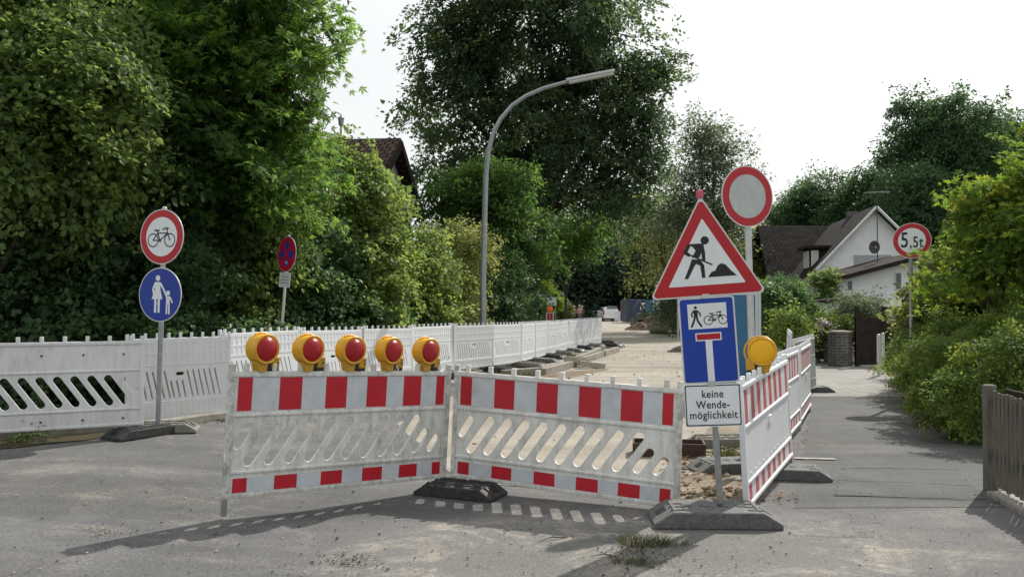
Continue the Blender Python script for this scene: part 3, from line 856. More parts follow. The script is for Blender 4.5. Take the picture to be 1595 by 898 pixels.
foot('rubber_black', P1.x - .03, P1.y + .05, R(60), 'dark foot under the joint of plain and embossed left panels', z=gz(-4) + .0, s=.9)
foot('rubber_black', P0.x, P0.y + .1, R(60), 'dark foot under the left edge plain panel')
for i, (a, b) in enumerate(CH):
    if i < 4: continue
    d = b - a; rz = math.atan2(d.y, d.x) - R(90) + R([8, -5, 12, 3, -8, 6, 0, 10, -6][i % 9])
    k = ['rubber_dusty', 'rubber', 'rubber_black'][i % 3]
    foot(k, a.x + .34 - .02 * i, a.y - .25, rz - R(12), f'{["light dusty", "grey", "black"][i % 3]} foot under the curving row, start of its {names13[i]} panel', z=gz(a.x) + .10, s=1.0, tilt=R(4))
foot('rubber_black', 3.75, 33.4, R(-20), 'black rubber foot at the far end of the curving row', z=.1, s=1.1)
foot('rubber_black', 3.85, 32.3, R(-35), 'second black rubber foot stacked near the far end of the curving row', z=.04, s=1.1)

# ---------------------------------------------------------------- warning lamps
def lamp_tree(lens, label):
    t = thing('warning_lamp', label, 'warning lamp')
    c = (0, 0, .185)
    mb = MB()
    mb.lathe([(.098, -.052), (.118, -.056), (.124, -.048), (.118, -.036), (.116, .036), (.124, .048), (.118, .056), (.098, .052)], 32, 'y', c=c)
    mb.build('housing', M['yellow'], t)
    for s in (-1, 1):
        mb = MB(); prof = [(.101 * math.cos(a * PI / 16) if a else .101, s * (.050 + .030 * math.sin(a * PI / 16))) for a in range(0, 9)]
        prof[-1] = (.0005, s * .080)
        mb.lathe(prof, 28, 'y', c=c); o = mb.build('lens', M[lens], t)
    mb = MB()
    mb.prism([(-.045, 0), (.025, 0), (.035, .085), (-.07, .085)], -.035, .035); mb.build('neck', M['yellow_box'], t)
    mb = MB(); mb.box(.068, .142, -.045, .052, .028, .125, b=.008)
    mb.lathe([(.0, -.050), (.009, -.050), (.010, -.044)], 8, 'y', m=1, c=(.118, 0, .07)); mb.box(.080, .132, -.0470, -.0445, .095, .102, 1)
    mb.build('battery_box', [M['yellow_box'], M['machine']], t)
    mb = MB(); mb.box(.030, .069, -.036, .036, .012, .092, b=.006); mb.box(.060, .138, -.040, .046, -.003, .030, b=.004)
    mb.build('clamp', M['black_plastic'], t)
    mb = MB(); P_ = []
    for k in range(13):
        a = R(-20 + 140 * k / 12); P_.append((.135 * math.cos(a) + .012, .03, .185 + .128 * math.sin(a)))
    P_ = [(.132, .03, .12)] + P_
    mb.tube(P_, .0085, 8); mb.build('handle', M['yellow'], t)
    return t
red0 = lamp_tree('lens_red', '')
xsA = [.235, .62, .99, 1.36, 1.74]
labs = ['red warning lamp at the left end of the barrier, first of five', 'red warning lamp, second of five from the left', 'middle one of the five red warning lamps', 'red warning lamp, fourth of five from the left', 'red warning lamp nearest the joint, last of five']
mA = pA.matrix_world.copy()
upA = mA.to_3x3().col[2].normalized(); xA = mA.to_3x3().col[0].normalized(); yA = upA.cross(xA)
for i, x in enumerate(xsA):
    t = red0 if i == 0 else copy_tree(red0)
    p = mA @ Vector((x, 0, .945))
    m = Matrix((xA, yA, upA)).transposed().to_4x4(); m = Matrix.Translation(p) @ m @ Matrix.Rotation(R([19, 16, 12, 17, 13][i]), 4, 'Z') @ Matrix.Rotation(R([1, -1, 2, 0, -1][i]), 4, 'Y') @ Matrix.Diagonal((1, 1, .93, 1))
    t.matrix_world = m; t['label'] = labs[i]; t['group'] = 'five red warning lamps on the barrier'
am = lamp_tree('lens_amber', 'amber warning lamp on the white panel beside the blue sign')
p = pC.matrix_world @ Vector((.84, 0, .95))
am.location = p + Vector((.02, 0, .0)); am.rotation_euler = (R(-3), R(3), R(164)); am.scale = (1.0,) * 3

# ---------------------------------------------------------------- signs
class Pict:
    """flat pictogram pieces, each a thin prism a little proud of the last one"""
    def __init__(s, y0): s.mb = MB(); s.y = y0; s.k = 0
    def poly(s, pts, m=0):
        s.k += 1; s.mb.prism(pts, s.y, s.y - .0008 - .00008 * s.k, m=m)
    def stroke(s, pts, w, m=0):
        for a, b in zip(pts[:-1], pts[1:]):
            if (Vector(a) - Vector(b)).length > 1e-5: s.poly(capsule(a, b, w / 2, 5), m)
    def disc(s, c, r, m=0, n=24): s.poly([(c[0] + r * math.cos(2 * PI * k / n), c[1] + r * math.sin(2 * PI * k / n)) for k in range(n)], m)
    def ring(s, c, r, w, n=28, m=0):
        P = [(c[0] + r * math.cos(2 * PI * k / n), c[1] + r * math.sin(2 * PI * k / n)) for k in range(n)]
        o = [(c[0] + (r + w) * math.cos(2 * PI * k / n), c[1] + (r + w) * math.sin(2 * PI * k / n)) for k in range(n)]
        s.k += 1; y1 = s.y - .0008 - .00008 * s.k
        vs = [(p[0], y1, p[1]) for p in P + o]
        s.mb.add(vs, [(i, (i + 1) % n, n + (i + 1) % n, n + i) for i in range(n)], m)
def rounded(pts, r, n=4):
    out = []; L_ = len(pts)
    for i in range(L_):
        p = Vector(pts[i]); a = (Vector(pts[i - 1]) - p).normalized(); b = (Vector(pts[(i + 1) % L_]) - p).normalized()
        ang = a.angle(b); t = r / math.tan(ang / 2); p0 = p + a * t; p1 = p + b * t
        cc = p + (a + b).normalized() * (r / math.sin(ang / 2))
        t0 = math.atan2(p0.y - cc.y, p0.x - cc.x); t1 = math.atan2(p1.y - cc.y, p1.x - cc.x)
        dt = (t1 - t0 + PI) % (2 * PI) - PI
        out += [(cc.x + r * math.cos(t0 + dt * k / n), cc.y + r * math.sin(t0 + dt * k / n)) for k in range(n + 1)]
    return out
def circ(r, n=48): return [(r * math.cos(2 * PI * k / n), r * math.sin(2 * PI * k / n)) for k in range(n)]
def plate(name, outline, mat, t, M_=None, thick=.003):
    mb = MB(); mb.prism(outline, -thick, thick); o = mb.build(name, mat, t)
    if M_ is not None: o.matrix_local = M_
    return o
def face(name, outline, y, mat, parent):
    mb = MB(); mb.prism(outline, -.0028, y); return mb.build(name, mat, parent)
def round_sign(parent, M_, r, ring, field, symbol=None):
    base = plate('sign_plate', circ(r), M['rim'], parent, M_)
    face('border', circ(r * .965), -.0045, ring, base)
    if field: face('field', circ(r * .71), -.0058, field, base)
    if symbol:
        p = Pict(-.0058 if field else -.0045); symbol(p, r); o = p.mb.build('symbol', [M['black'], M['sign_white'], M['sign_stop_blue'], M['sign_red']], base)
    return base
def bicycle(p, s, cx=0, cy=0, m=0):
    S = lambda pts: [(cx + x * s, cy + y * s) for x, y in pts]
    w = .035 * s
    for x in (-.3, .3): p.ring((cx + x * s, cy - .1 * s), .165 * s, .034 * s, m=m)
    p.stroke(S([(-.3, -.1), (-.05, -.11), (.20, .10), (-.13, .10), (-.05, -.11)]), w, m)
    p.stroke(S([(-.3, -.1), (-.13, .10)]), w, m); p.stroke(S([(-.13, .10), (-.16, .17)]), w, m)
    p.stroke(S([(-.24, .18), (-.09, .175)]), w * 1.3, m)
    p.stroke(S([(.3, -.1), (.18, .20), (.24, .235), (.14, .24), (.04, .20)]), w, m)
    p.ring((cx - .05 * s, cy - .11 * s), .03 * s, .02 * s, m=m)
def M_at(x, y, z, rz=0, ry=0): return Matrix.Translation((x, y, z)) @ Matrix.Rotation(rz, 4, 'Z') @ Matrix.Rotation(ry, 4, 'Y')

# --- signpost with cycle ban and footway sign
sx, sd = -4.03 + .0, 9.55
base = at(246, 668, 9.6)
T1 = thing('signpost', 'grey pole with a no-cycling disc above a blue mother-and-child disc', 'signpost', (base.x, base.y, base.z - .03))
tp = at(255, 327, 9.58)
off = tp - base; ln = off.length
T1.rotation_euler = (0, math.atan2(off.x, off.z), 0)
MB_ = MB(); MB_.tube([(0, 0, -.02), (0, 0, ln + .05)], .029, 12); MB_.build('pole', M['galv'], T1)
mb = MB(); mb.lathe([(.0, ln + .075), (.02, ln + .07), (.03, ln + .045)], 12); mb.build('cap', M['galv_light'], T1)
s_ = 9.58 / F
r1 = 43 * s_; yaw = R(-21)
def fp_bike(p, r): bicycle(p, r * 1.28, 0, 0)
z1 = ln - 42 * s_ + .03; z2 = z1 - 90 * s_
round_sign(T1, M_at(.0, -.05, z1, yaw), r1, M['sign_red'], M['sign_white'], fp_bike)
def mother(p, r):
    m = 1; k = r * .92
    S = lambda pts: [(x * k, y * k) for x, y in pts]
    p.disc((-.12 * k, .66 * k), .115 * k, m)
    p.poly(S([(-.26, .50), (.02, .50), (.02, .20), (.14, -.18), (-.42, -.18), (-.26, .20)]), m)
    p.stroke(S([(-.25, .46), (-.36, .20), (-.30, .02)]), .085 * k, m); p.stroke(S([(.02, .45), (.18, .22), (.26, .10)]), .085 * k, m)
    p.stroke(S([(-.22, -.15), (-.22, -.68)]), .11 * k, m); p.stroke(S([(-.04, -.15), (-.04, -.68)]), .11 * k, m)
    p.disc((.42 * k, .07 * k), .10 * k, m)
    p.poly(S([(.33, -.06), (.52, -.06), (.52, -.38), (.33, -.38)]), m)
    p.stroke(S([(.35, -.08), (.26, .08)]), .07 * k, m); p.stroke(S([(.52, -.09), (.64, -.30)]), .065 * k, m)
    p.stroke(S([(.37, -.36), (.36, -.74)]), .08 * k, m); p.stroke(S([(.48, -.36), (.49, -.74)]), .08 * k, m)
b_ = round_sign(T1, M_at(-.0, -.05, z2, yaw), r1 * .98, M['sign_blue2'], None, mother)
mb = MB()
for z in (z1 + .1, z1 - .1, z2 + .1, z2 - .1): mb.box(-.04, .04, -.045, .035, z - .012, z + .012, b=.004)
mb.build('clamp', M['galv_light'], T1)

# --- no-stopping sign, leaning
base = at(437, 520, 14.2); base.z = gz(-4) + .1; base = at(436.5, 536, 13.3); tp = at(450, 368, 13.3); off = tp - base
T2 = thing('signpost', 'leaning thin pole with a blue and red no-stopping disc and white plate', 'signpost', base)
T2.rotation_euler = (0, math.atan2(off.x, off.z), 0); ln = off.length
MB_ = MB(); MB_.tube([(0, 0, -.6), (0, 0, ln + .03)], .024, 10); MB_.build('pole', M['galv_light'], T2)
def nostop(p, r):
    for a, e in ((90, 1), (0, 1), (180, 1), (270, 1)):
        ca, sa = math.cos(R(a)), math.sin(R(a))
        p.disc((ca * r * .47, sa * r * .47), r * (.24 if a != 270 else .22), 2)
    p.stroke([(-.14 * r, -.47 * r), (.14 * r, -.47 * r)], .06 * r, 1)
    p.stroke([(.04 * r, -.36 * r), (.15 * r, -.47 * r), (.04 * r, -.58 * r)], .05 * r, 1)
round_sign(T2, M_at(0, -.04, ln - 28 * 13.3 / F, R(-45)), .285, M['sign_stop_red'], None, nostop)
pl = plate('supplementary_plate', [(-.13, -.12), (.13, -.12), (.13, .12), (-.13, .12)], M['sign_white'], T2, M_at(-.0, -.04, ln - 68 * 13.3 / F, R(-35)))
p = Pict(-.003)
for k in range(3): p.stroke([(-.08, .05 - .05 * k), (.08, .05 - .05 * k)], .010, 0)
p.mb.build('text_lines', [M['galv']], pl)

# --- main roadworks signpost
base = at(1123, 797, 6.38); top = at(1097, 296, 6.22)
T3 = thing('signpost', 'roadworks triangle above a blue dead-end sign and white text plate', 'signpost', base)
off = top - base; ln = off.length
T3.rotation_euler = (0, math.atan2(off.x, off.z), 0)
MB_ = MB()
MB_.box(-.021, .021, -.021, .021, -.05, .62, b=.004); MB_.box(-.019, .019, -.019, .019, .62, ln - .03, b=.003)
MB_.build('pole', M['galv'], T3)
mb = MB(); mb.box(-.018, .018, -.018, .018, .55, .70, b=.003)
MB_ = MB(); MB_.box(-.024, .024, -.028, .028, ln - .045, ln + .015, b=.010); MB_.build('cap', M['pink_cap'], T3)
s_ = 6.25 / F
def to_local(px, py, Y=6.24):
    w = at(px, py, Y) - base; a = T3.rotation_euler[1]
    return (w.x * math.cos(a) - w.z * math.sin(a), w.y, w.x * math.sin(a) + w.z * math.cos(a))
# triangle
c = to_local(1103, 408)
side = 181 * s_; hh = 160 * s_
tri = [(-side / 2, -hh / 3), (side / 2, -hh / 3), (0, hh * 2 / 3)]
def sc(pts, k): return [(x * k, y * k) for x, y in pts]
tb = plate('triangle_sign', rounded(tri, .028), M['rim'], T3, M_at(c[0], -.045, c[2], R(-10), R(2.5 - 3.0)))
face('border', rounded(sc(tri, .955), .024), -.0045, M['sign_red'], tb)
face('field', rounded(sc(tri, .66), .006), -.0058, M['sign_white'], tb)
p = Pict(-.0058)
# worker digging, coordinates in units of the sign's side
def wk(pts): return [((x - .03) * side * 1.0, (y) * side * 1.0) for x, y in pts]
p.disc(wk([(.04, .195)])[0], .036 * side)
p.poly(wk([(-.105, .172), (-.02, .172), (.028, .168), (.022, .12), (-.018, .048), (-.082, .052), (-.045, .11), (-.06, .138)]))
p.stroke(wk([(-.10, .158), (-.135, .100), (-.105, .078)]), .030 * side)
p.stroke(wk([(.012, .155), (.020, .085), (.018, .025)]), .030 * side)
p.stroke(wk([(-.108, .085), (-.02, .035), (.085, -.02)]), .013 * side)
p.poly(wk([(-.082, .040), (-.020, .030), (-.062, -.02), (-.125, -.130), (-.155, -.130), (-.150, -.115), (-.105, -.02)]))
p.poly(wk([(-.060, .030), (-.012, .030), (.020, -.02), (.022, -.130), (-.006, -.130), (-.015, -.022), (-.055, .0)]))
p.poly(wk([(.045, -.128), (.075, -.085), (.11, -.075), (.135, -.030), (.165, -.015), (.20, -.028), (.245, -.085), (.29, -.128)]))
p.mb.build('symbol', [M['black']], tb)
# blue dead-end sign
c = to_local(1108.5, 530)
w2, h2 = 43.5 * s_, 68 * s_
rc = [(-w2, -h2), (w2, -h2), (w2, h2), (-w2, h2)]
bb = plate('dead_end_sign', rounded(rc, .022), M['rim'], T3, M_at(c[0], -.045, c[2], R(-8), R(-.3)))
face('blue_field', rounded([(x * .94, y * .965) for x, y in rc], .020), -.0045, M['sign_blue'], bb)
p = Pict(-.0045)
u = w2
p.poly([(-.12 * u, -1.49 * u), (.12 * u, -1.49 * u), (.12 * u, .02 * u), (-.12 * u, .02 * u)], 1)
p.poly([(-.46 * u, -.02 * u), (.46 * u, -.02 * u), (.46 * u, .27 * u), (-.46 * u, .27 * u)], 1)
p.poly([(-.42 * u, .02 * u), (.42 * u, .02 * u), (.42 * u, .23 * u), (-.42 * u, .23 * u)], 3)
p.poly([(-.68 * u, .42 * u), (.70 * u, .42 * u), (.70 * u, 1.33 * u), (-.68 * u, 1.33 * u)], 1)
# walking figure
ox, oy, k = -.40 * u, .88 * u, .40 * u
Wk = lambda pts: [(ox + x * k, oy + y * k) for x, y in pts]
p.disc((ox + .02 * k, oy + .80 * k), .14 * k, 0)
p.poly(Wk([(-.20, .58), (.18, .58), (.20, .05), (-.16, .05)]), 0)
p.stroke(Wk([(-.18, .50), (-.36, .20), (-.30, -.02)]), .13 * k, 0); p.stroke(Wk([(.16, .50), (.38, .25), (.42, .02)]), .13 * k, 0)
p.stroke(Wk([(-.05, .05), (-.18, -.40), (-.42, -.92)]), .18 * k, 0); p.stroke(Wk([(.08, .05), (.14, -.40), (.44, -.90)]), .18 * k, 0)
bicycle(p, .86 * u, .30 * u, .80 * u, 0)
p.mb.build('symbol', [M['black'], M['sign_white'], M['sign_blue'], M['sign_red']], bb)
# text plate
c = to_local(1115.5, 633)
w3, h3 = 44 * s_, 33.5 * s_
rc = [(-w3, -h3), (w3, -h3), (w3, h3), (-w3, h3)]
tt = plate('text_plate', rounded(rc, .014), M['sign_white'], T3, M_at(c[0], -.042, c[2], R(-8), R(.8)))
face('border', rounded([(x * .965, y * .955) for x, y in rc], .012), -.0040, M['black'], tt)
face('field', rounded([(x * .925, y * .90) for x, y in rc], .010), -.0048, M['sign_white'], tt)
for i, (txt, dz) in enumerate((('keine', .52), ('Wende-', .02), ('möglichkeit', -.46))):
    me = text_mesh(txt, .082, 'lettering', sx=.86); me.materials.append(M['black'])
    o = link('lettering', me, tt); o.location = (0, -.0056, dz * h3)
mb = MB()
for q in ((1103, 461), (1113, 599)):
    l_ = to_local(*q); mb.box(l_[0] - .028, l_[0] + .028, -.056, .03, l_[2] - .018, l_[2] + .018, b=.004)
mb.build('clamp', M['galv_light'], T3)

# --- closed-to-vehicles disc behind it
base = at(1177, 735, 8.15); base.z = 0; top = at(1162, 262, 8.15); off = top - base; ln = off.length
T4 = thing('signpost', 'tall grey pole with a blank white disc in a red ring', 'signpost', base)
T4.rotation_euler = (0, math.atan2(off.x, off.z), 0)
MB_ = MB(); MB_.tube([(0, 0, 0), (0, 0, ln + .02)], .034, 12); MB_.build('pole', M['galv_light'], T4)
rr_ = 48 * 8.1 / F
o = round_sign(T4, M_at(-.01, -.05, ln - 45 * 8.15 / F, R(21), R(-4)), rr_, M['sign_red'], M['sign_grey'])
# --- weight limit sign
base = at(1419.5, 520, 14.4); base.z = 0; top = at(1418, 350, 14.4); off = top - base
T5 = thing('signpost', 'grey pole in the hedge with a 5,5t weight limit disc', 'signpost', base)
T5.rotation_euler = (0, math.atan2(off.x, off.z), 0); ln = off.length
MB_ = MB(); MB_.tube([(0, 0, 0), (0, 0, ln - .05)], .034, 10); MB_.build('pole', M['galv'], T5)
rb = round_sign(T5, M_at(0, -.05, ln - 25 * 14.4 / F, R(-24), R(0)), 27.5 * 14.4 / F, M['sign_red'], M['sign_white'])
for txt, sz, x, z in (('5', .37, -.115, .0), (',5t', .265, .068, -.035)):
    me = text_mesh(txt, sz, 'lettering', sx=.72); me.materials.append(M['black'])
    o = link('lettering', me, rb); o.location = (x, -.0075, z)

# ---------------------------------------------------------------- street lamp
Y = 20.3
pb = at(752, 520, Y); pb.z = 0
T6 = thing('street_lamp', 'tall curved steel lamp post with a long tube head', 'street lamp', pb)
pth = [Vector((0, 0, 0)), Vector((0, 0, 1)), Vector((0, 0, 2.2))]
for x, y_ in ((753, 400), (755, 330), (757, 270), (761, 235), (768, 208), (780, 185), (798, 164), (820, 149), (848, 137), (884, 127)):
    pth.append(at(x, y_, Y) - pb)
rad = [.085, .085, .08, .075, .068, .062, .058, .055, .053, .050, .048, .046, .042]
MB_ = MB(); MB_.tube(pth, rad, 14); MB_.build('pole', M['galv'], T6)
h0 = at(882, 128, Y) - pb; h1 = at(957, 113, Y) - pb; d = (h1 - h0).normalized()
rotm = Matrix.Translation(h0) @ d.to_track_quat('X', 'Z').to_matrix().to_4x4()
Lh = (h1 - h0).length
mb = MB(); mb.box(0, Lh, -.09, .09, .0, .075, b=.02, M=rotm); mb.build('lamp_head', M['galv_light'], T6)
mb = MB(); mb.box(.05, Lh - .04, -.075, .075, -.055, .002, b=.02, M=rotm); mb.build('diffuser', simple('diffuser', (.55, .55, .50), .3, var=.05), T6)
# small garden lantern on a pole above the left hedge
pb = at(531, 215, 24); b0 = Vector((pb.x, pb.y, 0))
T7 = thing('lantern', 'small old lantern on a thin pole above the left hedge', 'lantern', b0)
z = at(531, 190, 24).z
mb = MB(); mb.tube([(0, 0, 0), (0, 0, z - .1)], .03, 8); mb.build('pole', M['galv'], T7)
mb = MB(); mb.lathe([(.0, z + .26), (.015, z + .22), (.05, z + .16), (.11, z + .10), (.09, z + .09), (.07, z - .08), (.04, z - .12), (0, z - .12)], 8, smooth=False); mb.build('lantern_head', M['galv'], T7)

# ---------------------------------------------------------------- bollards, fence on the right
for i, (px, py, yt, lab) in enumerate(((1369, 586, 521, 'steel bollard beside the hedge, slightly nearer and left of its twin'), (1375.5, 583, 519, 'steel bollard right of its twin at the hedge corner'))):
    q = G(px, py); hgt = (py - yt) * q.y / F
    t = thing('bollard', lab, 'bollard', q, group='steel bollards at the paving edge')
    mb = MB(); mb.tube([(0, 0, 0), (0, 0, hgt)], .042, 12); mb.build('tube', M['galv_light'], t)
    mb = MB(); mb.lathe([(.0, hgt + .015), (.03, hgt + .012), (.044, hgt - .005)], 12); mb.build('cap', M['galv'], t)
f0 = G(1543, 764); f1 = Vector((3.55, 3.3, 0))
fx = (f1 - f0).normalized(); fang = math.atan2(fx.y, fx.x); flen = (f1 - f0).length
T8 = thing('picket_fence', 'weathered grey wooden picket fence at the right edge', 'fence', f0, fang)
for k, x in enumerate((0, 2.0, 4.0)):
    mb = MB(); mb.box(x - .05, x + .05, -.05, .05, -.1, .93, b=.018); mb.build('post', M['wood_grey'], T8)
for z in (.30, .76):
    mb = MB(); mb.box(.05, flen, .012, .050, z, z + .07, b=.005); mb.build('rail', M['wood_grey'], T8)
x = .12; i = 0
while x < flen:
    hgt = .905 + rnd.uniform(-.02, .01) - .03 * math.sin(min(1, x / 2) * PI)
    mb = MB(); mb.box(x - .024, x + .024, -.012, .010, .06 + rnd.uniform(-.01, .02), hgt, b=.006)
    mb.build('picket', M['wood_grey'], T8); x += .085 + rnd.uniform(-.006, .006)
mb = MB(); mb.box(.2, flen, -.11, .12, -.02, .045, b=.01); 
o = mb.build('fence_base', M['concrete'], T8)
# dark handrail behind the fence
mb = MB(); mb.box(.05, flen, .10, .14, .86, .90, b=.006); mb.build('top_board', M['dark_board'], T8)

# ---------------------------------------------------------------- blue cabin behind the signs
pb = G(1137, 588); Y = 14.2
pb = Vector(((1130 - CX) / F * Y, Y, 0))
T9 = thing('portable_cabin', 'blue and white portable cabin behind the blue dead-end sign', 'cabin', pb, R(4))
T9.scale = (.86, 1, 1)
mb = MB(); mb.box(-.50, .50, -.45, .55, .08, 1.92, b=.02); mb.build('body', M['cabin_white'], T9)
mb = MB(); mb.box(-.40, .40, -.468, -.448, .14, 1.80, b=.008); mb.build('door', M['blue_box'], T9)
mb = MB(); mb.box(-.53, .53, -.48, .58, 1.90, 1.98, b=.03); mb.build('roof', M['cabin_white'], T9)
mb = MB(); mb.box(-.52, .52, -.47, .57, 0, .09, b=.01); mb.build('skid', M['machine'], T9)
mb = MB()
for xx in (-.49, .49): mb.tube([(xx, -.46, .1), (xx, -.46, 1.9)], .028, 8)
mb.build('corner_trim', M['cabin_white'], T9)

# ---------------------------------------------------------------- houses
def poly_obj(name, verts, faces, mat, parent, thick=.12):
    me = bpy.data.meshes.new(name); me.from_pydata([tuple(v) for v in verts], [], faces); me.materials.append(mat)
    o = link(name, me, parent)
    sd = o.modifiers.new('s', 'SOLIDIFY'); sd.thickness = thick; sd.offset = -1 if name != 'roof' else 0
    return o
def roof_plane(name, corners, mat, parent, thick=.15):
    """roof slope with its own local frame so that tile courses follow the slope"""
    a, b, c, d = [Vector(v) for v in corners]      # ridge a->b, eave d->c
    x = (b - a).normalized(); zz = (a - d); zz = (zz - x * zz.dot(x)).normalized(); y = zz.cross(x)
    m = Matrix((x, y, zz)).transposed().to_4x4(); m.translation = a
    inv = m.inverted(); P = [inv @ v for v in (a, b, c, d)]
    mb = MB(); mb.prism([(p.x, p.z) for p in P], -thick / 2, thick / 2); o = mb.build(name, mat, parent); o.matrix_local = m
    return o
def wbox(name, p0, ux, uy, x0, x1, y0, y1, z0, z1, mat, parent, b=0):
    m = Matrix((ux, uy, Vector((0, 0, 1)))).transposed().to_4x4(); m.translation = p0
    mb = MB(); mb.box(x0, x1, y0, y1, z0, z1, b=b); o = mb.build(name, mat, parent); o.matrix_local = m; return o
# white gabled house on the right
HS = thing('gabled_house', 'white house with steep dark tiled roof on the right', 'house', (0, 0, 0))
ap = at(1364, 322, 40.0); bk = at(1296, 351, 49.0); bk.z = ap.z
rv = (bk - ap).normalized(); gv = Vector((rv.y, -rv.x, 0))         # gv: to the right along the gable
half, drop = 3.45, 3.7
o_ = Vector((ap.x, ap.y, 0))
def hp(r, g_, z): return o_ + rv * r + gv * g_ + Vector((0, 0, z))
me = bpy.data.meshes.new('wall')
wv = [hp(.25, -half, 0), hp(.25, half, 0), hp(.25, half, ap.z - drop - .05), hp(.25, 0, ap.z - .12), hp(.25, -half, ap.z - drop - .05)]
wv2 = [v + rv * 8.6 for v in wv]
me.from_pydata([tuple(v) for v in wv + wv2], [], [(0, 1, 2, 3, 4), (9, 8, 7, 6, 5), (0, 4, 9, 5), (1, 6, 7, 2)]); me.materials.append(M['render_white']); link('wall', me, HS)
ov = .25
for s in (-1, 1):
    k = (half + ov) / half
    roof_plane('roof', [hp(-.15, 0, ap.z), hp(9, 0, ap.z), hp(9, s * half * k, ap.z - drop * k), hp(-.15, s * half * k, ap.z - drop * k)], M['tiles_brown'], HS)
    a, b = hp(-.17, 0, ap.z - .02), hp(-.17, s * half * k, ap.z - drop * k - .02)
    mb = MB(); mb.tube([a, b], .07, 4, smooth=False); mb.build('bargeboard', M['frame_white'], HS)
wbox('window', o_, gv, rv, -.95, .75, .20, .27, ap.z - 3.35, ap.z - 2.05 - .25, M['shutter'], HS)
wbox('window', o_, gv, rv, 1.3, 2.1, .20, .27, ap.z - 3.35, ap.z - 2.4, M['shutter'], HS)
wbox('chimney', o_, gv, rv, -.25, .25, 4.3, 4.8, ap.z - .3, ap.z + .28, M['dark_brick'], HS)
wbox('chimney', o_, gv, rv, 2.25, 2.6, .0, .25, ap.z - 4.2, ap.z - 1.9, M['dark_board'], HS)
# dormer
dz = ap.z
dm = hp(3.3, -2.0, 0)
zz = 3.55
wbox('dormer', o_, gv, rv, -2.75, -1.3, 1.5, 3.2, zz - .2, zz + .95, M['dark_board'], HS)
wbox('dormer_window', o_, gv, rv, -2.79, -2.74, 1.7, 3.0, zz + .0, zz + .85, M['frame_white'], HS)
wbox('dormer_window', o_, gv, rv, -2.70, -2.35, 1.45, 1.51, zz + .0, zz + .85, M['frame_white'], HS)
wbox('dormer_roof', o_, gv, rv, -3.0, -1.1, 1.25, 3.4, zz + .95, zz + 1.08, M['dark_board'], HS)
# rear wing with the long ridge
e0, e1 = at(1180, 351, 49.5), at(1300, 351, 49.5)
zr = ap.z - .05
W0, W1 = Vector((e0.x, 49.5, zr)), Vector((e1.x + .2, 49.5, zr))
roof_plane('roof', [W0, W1, W1 + Vector((.0, -3.8, -3.5)), W0 + Vector((-.55, -3.8, -3.5))], M['tiles_brown'], HS)
roof_plane('roof', [W1, W0, W0 + Vector((-.55, 3.8, -3.5)), W1 + Vector((0, 3.8, -3.5))], M['tiles_brown'], HS)
wbox('wall', Vector((W0.x, 49.5, 0)), Vector((1, 0, 0)), Vector((0, 1, 0)), 0, (W1 - W0).x, -3.4, 3.4, 0, zr - 3.2, M['render_white'], HS)
# annexe with a lean-to roof
AN = thing('annexe', 'low white annexe with slanted dark roof in front of the gabled house', 'annexe', (0, 0, 0))
Yn = 34.5
aL, aR = at(1285, 437, Yn), at(1420, 402, Yn)
aL.z, aR.z = at(1295, 436, Yn).z, at(1412, 404, Yn).z
Xl, Xr = at(1296, 450, Yn).x, at(1440, 450, Yn).x
me = bpy.data.meshes.new('wall'); zl = aL.z - .12; zr_ = aR.z + .05
me.from_pydata([(Xl, Yn, 0), (Xr, Yn, 0), (Xr, Yn, zr_), (Xl, Yn, zl), (Xl, Yn + 4, 0), (Xr, Yn + 4, 0), (Xr, Yn + 4, zr_), (Xl, Yn + 4, zl)], [], [(0, 1, 2, 3), (7, 6, 5, 4), (0, 3, 7, 4), (1, 5, 6, 2)])
me.materials.append(M['render_white']); link('wall', me, AN)
roof_plane('roof', [(Xr + .3, Yn - .55, zr_ + .22), (Xr + .3, Yn + 4.2, zr_ + .22), (Xl - .6, Yn + 4.2, zl - .02), (Xl - .6, Yn - .55, zl - .02)], M['dark_board'], AN, .16)
def annex_win(px0, px1, py0, py1, m='glass', nm='window'):
    a, b = at(px0, py1, Yn), at(px1, py0, Yn)
    mb = MB(); mb.box(a.x, b.x, Yn - .035, Yn + .02, a.z, b.z); o = mb.build(nm, M['frame_white'], AN)
    mb = MB(); mb.box(a.x + .04, b.x - .04, Yn - .05, Yn - .03, a.z + .04, b.z - .04); w = mb.build('pane', M[m], o)
annex_win(1319, 1328, 436, 453); annex_win(1394, 1404, 424, 451)
mb = MB(); zb = at(1340, 462, 32).z
x0, x1 = at(1266, 470, 32).x, at(1342, 460, 32).x
PO = thing('porch', 'low white porch with a flat dark roof below the annexe', 'porch', (0, 0, 0))
mb.box(x0 + .1, x1 - .1, 32.1, 34.4, 0, zb - .25); mb.build('wall', M['render_white'], PO)
roof_plane('roof', [(x1, 31.8, zb), (x1, 34.45, zb), (x0, 34.45, zb - .22), (x0, 31.8, zb - .22)], M['dark_board'], PO, .12)
mb = MB(); mb.box(x1 - 1.0, x1 - .4, 32.06, 32.12, zb - 1.2, zb - .45); mb.build('window', M['glass'], PO)
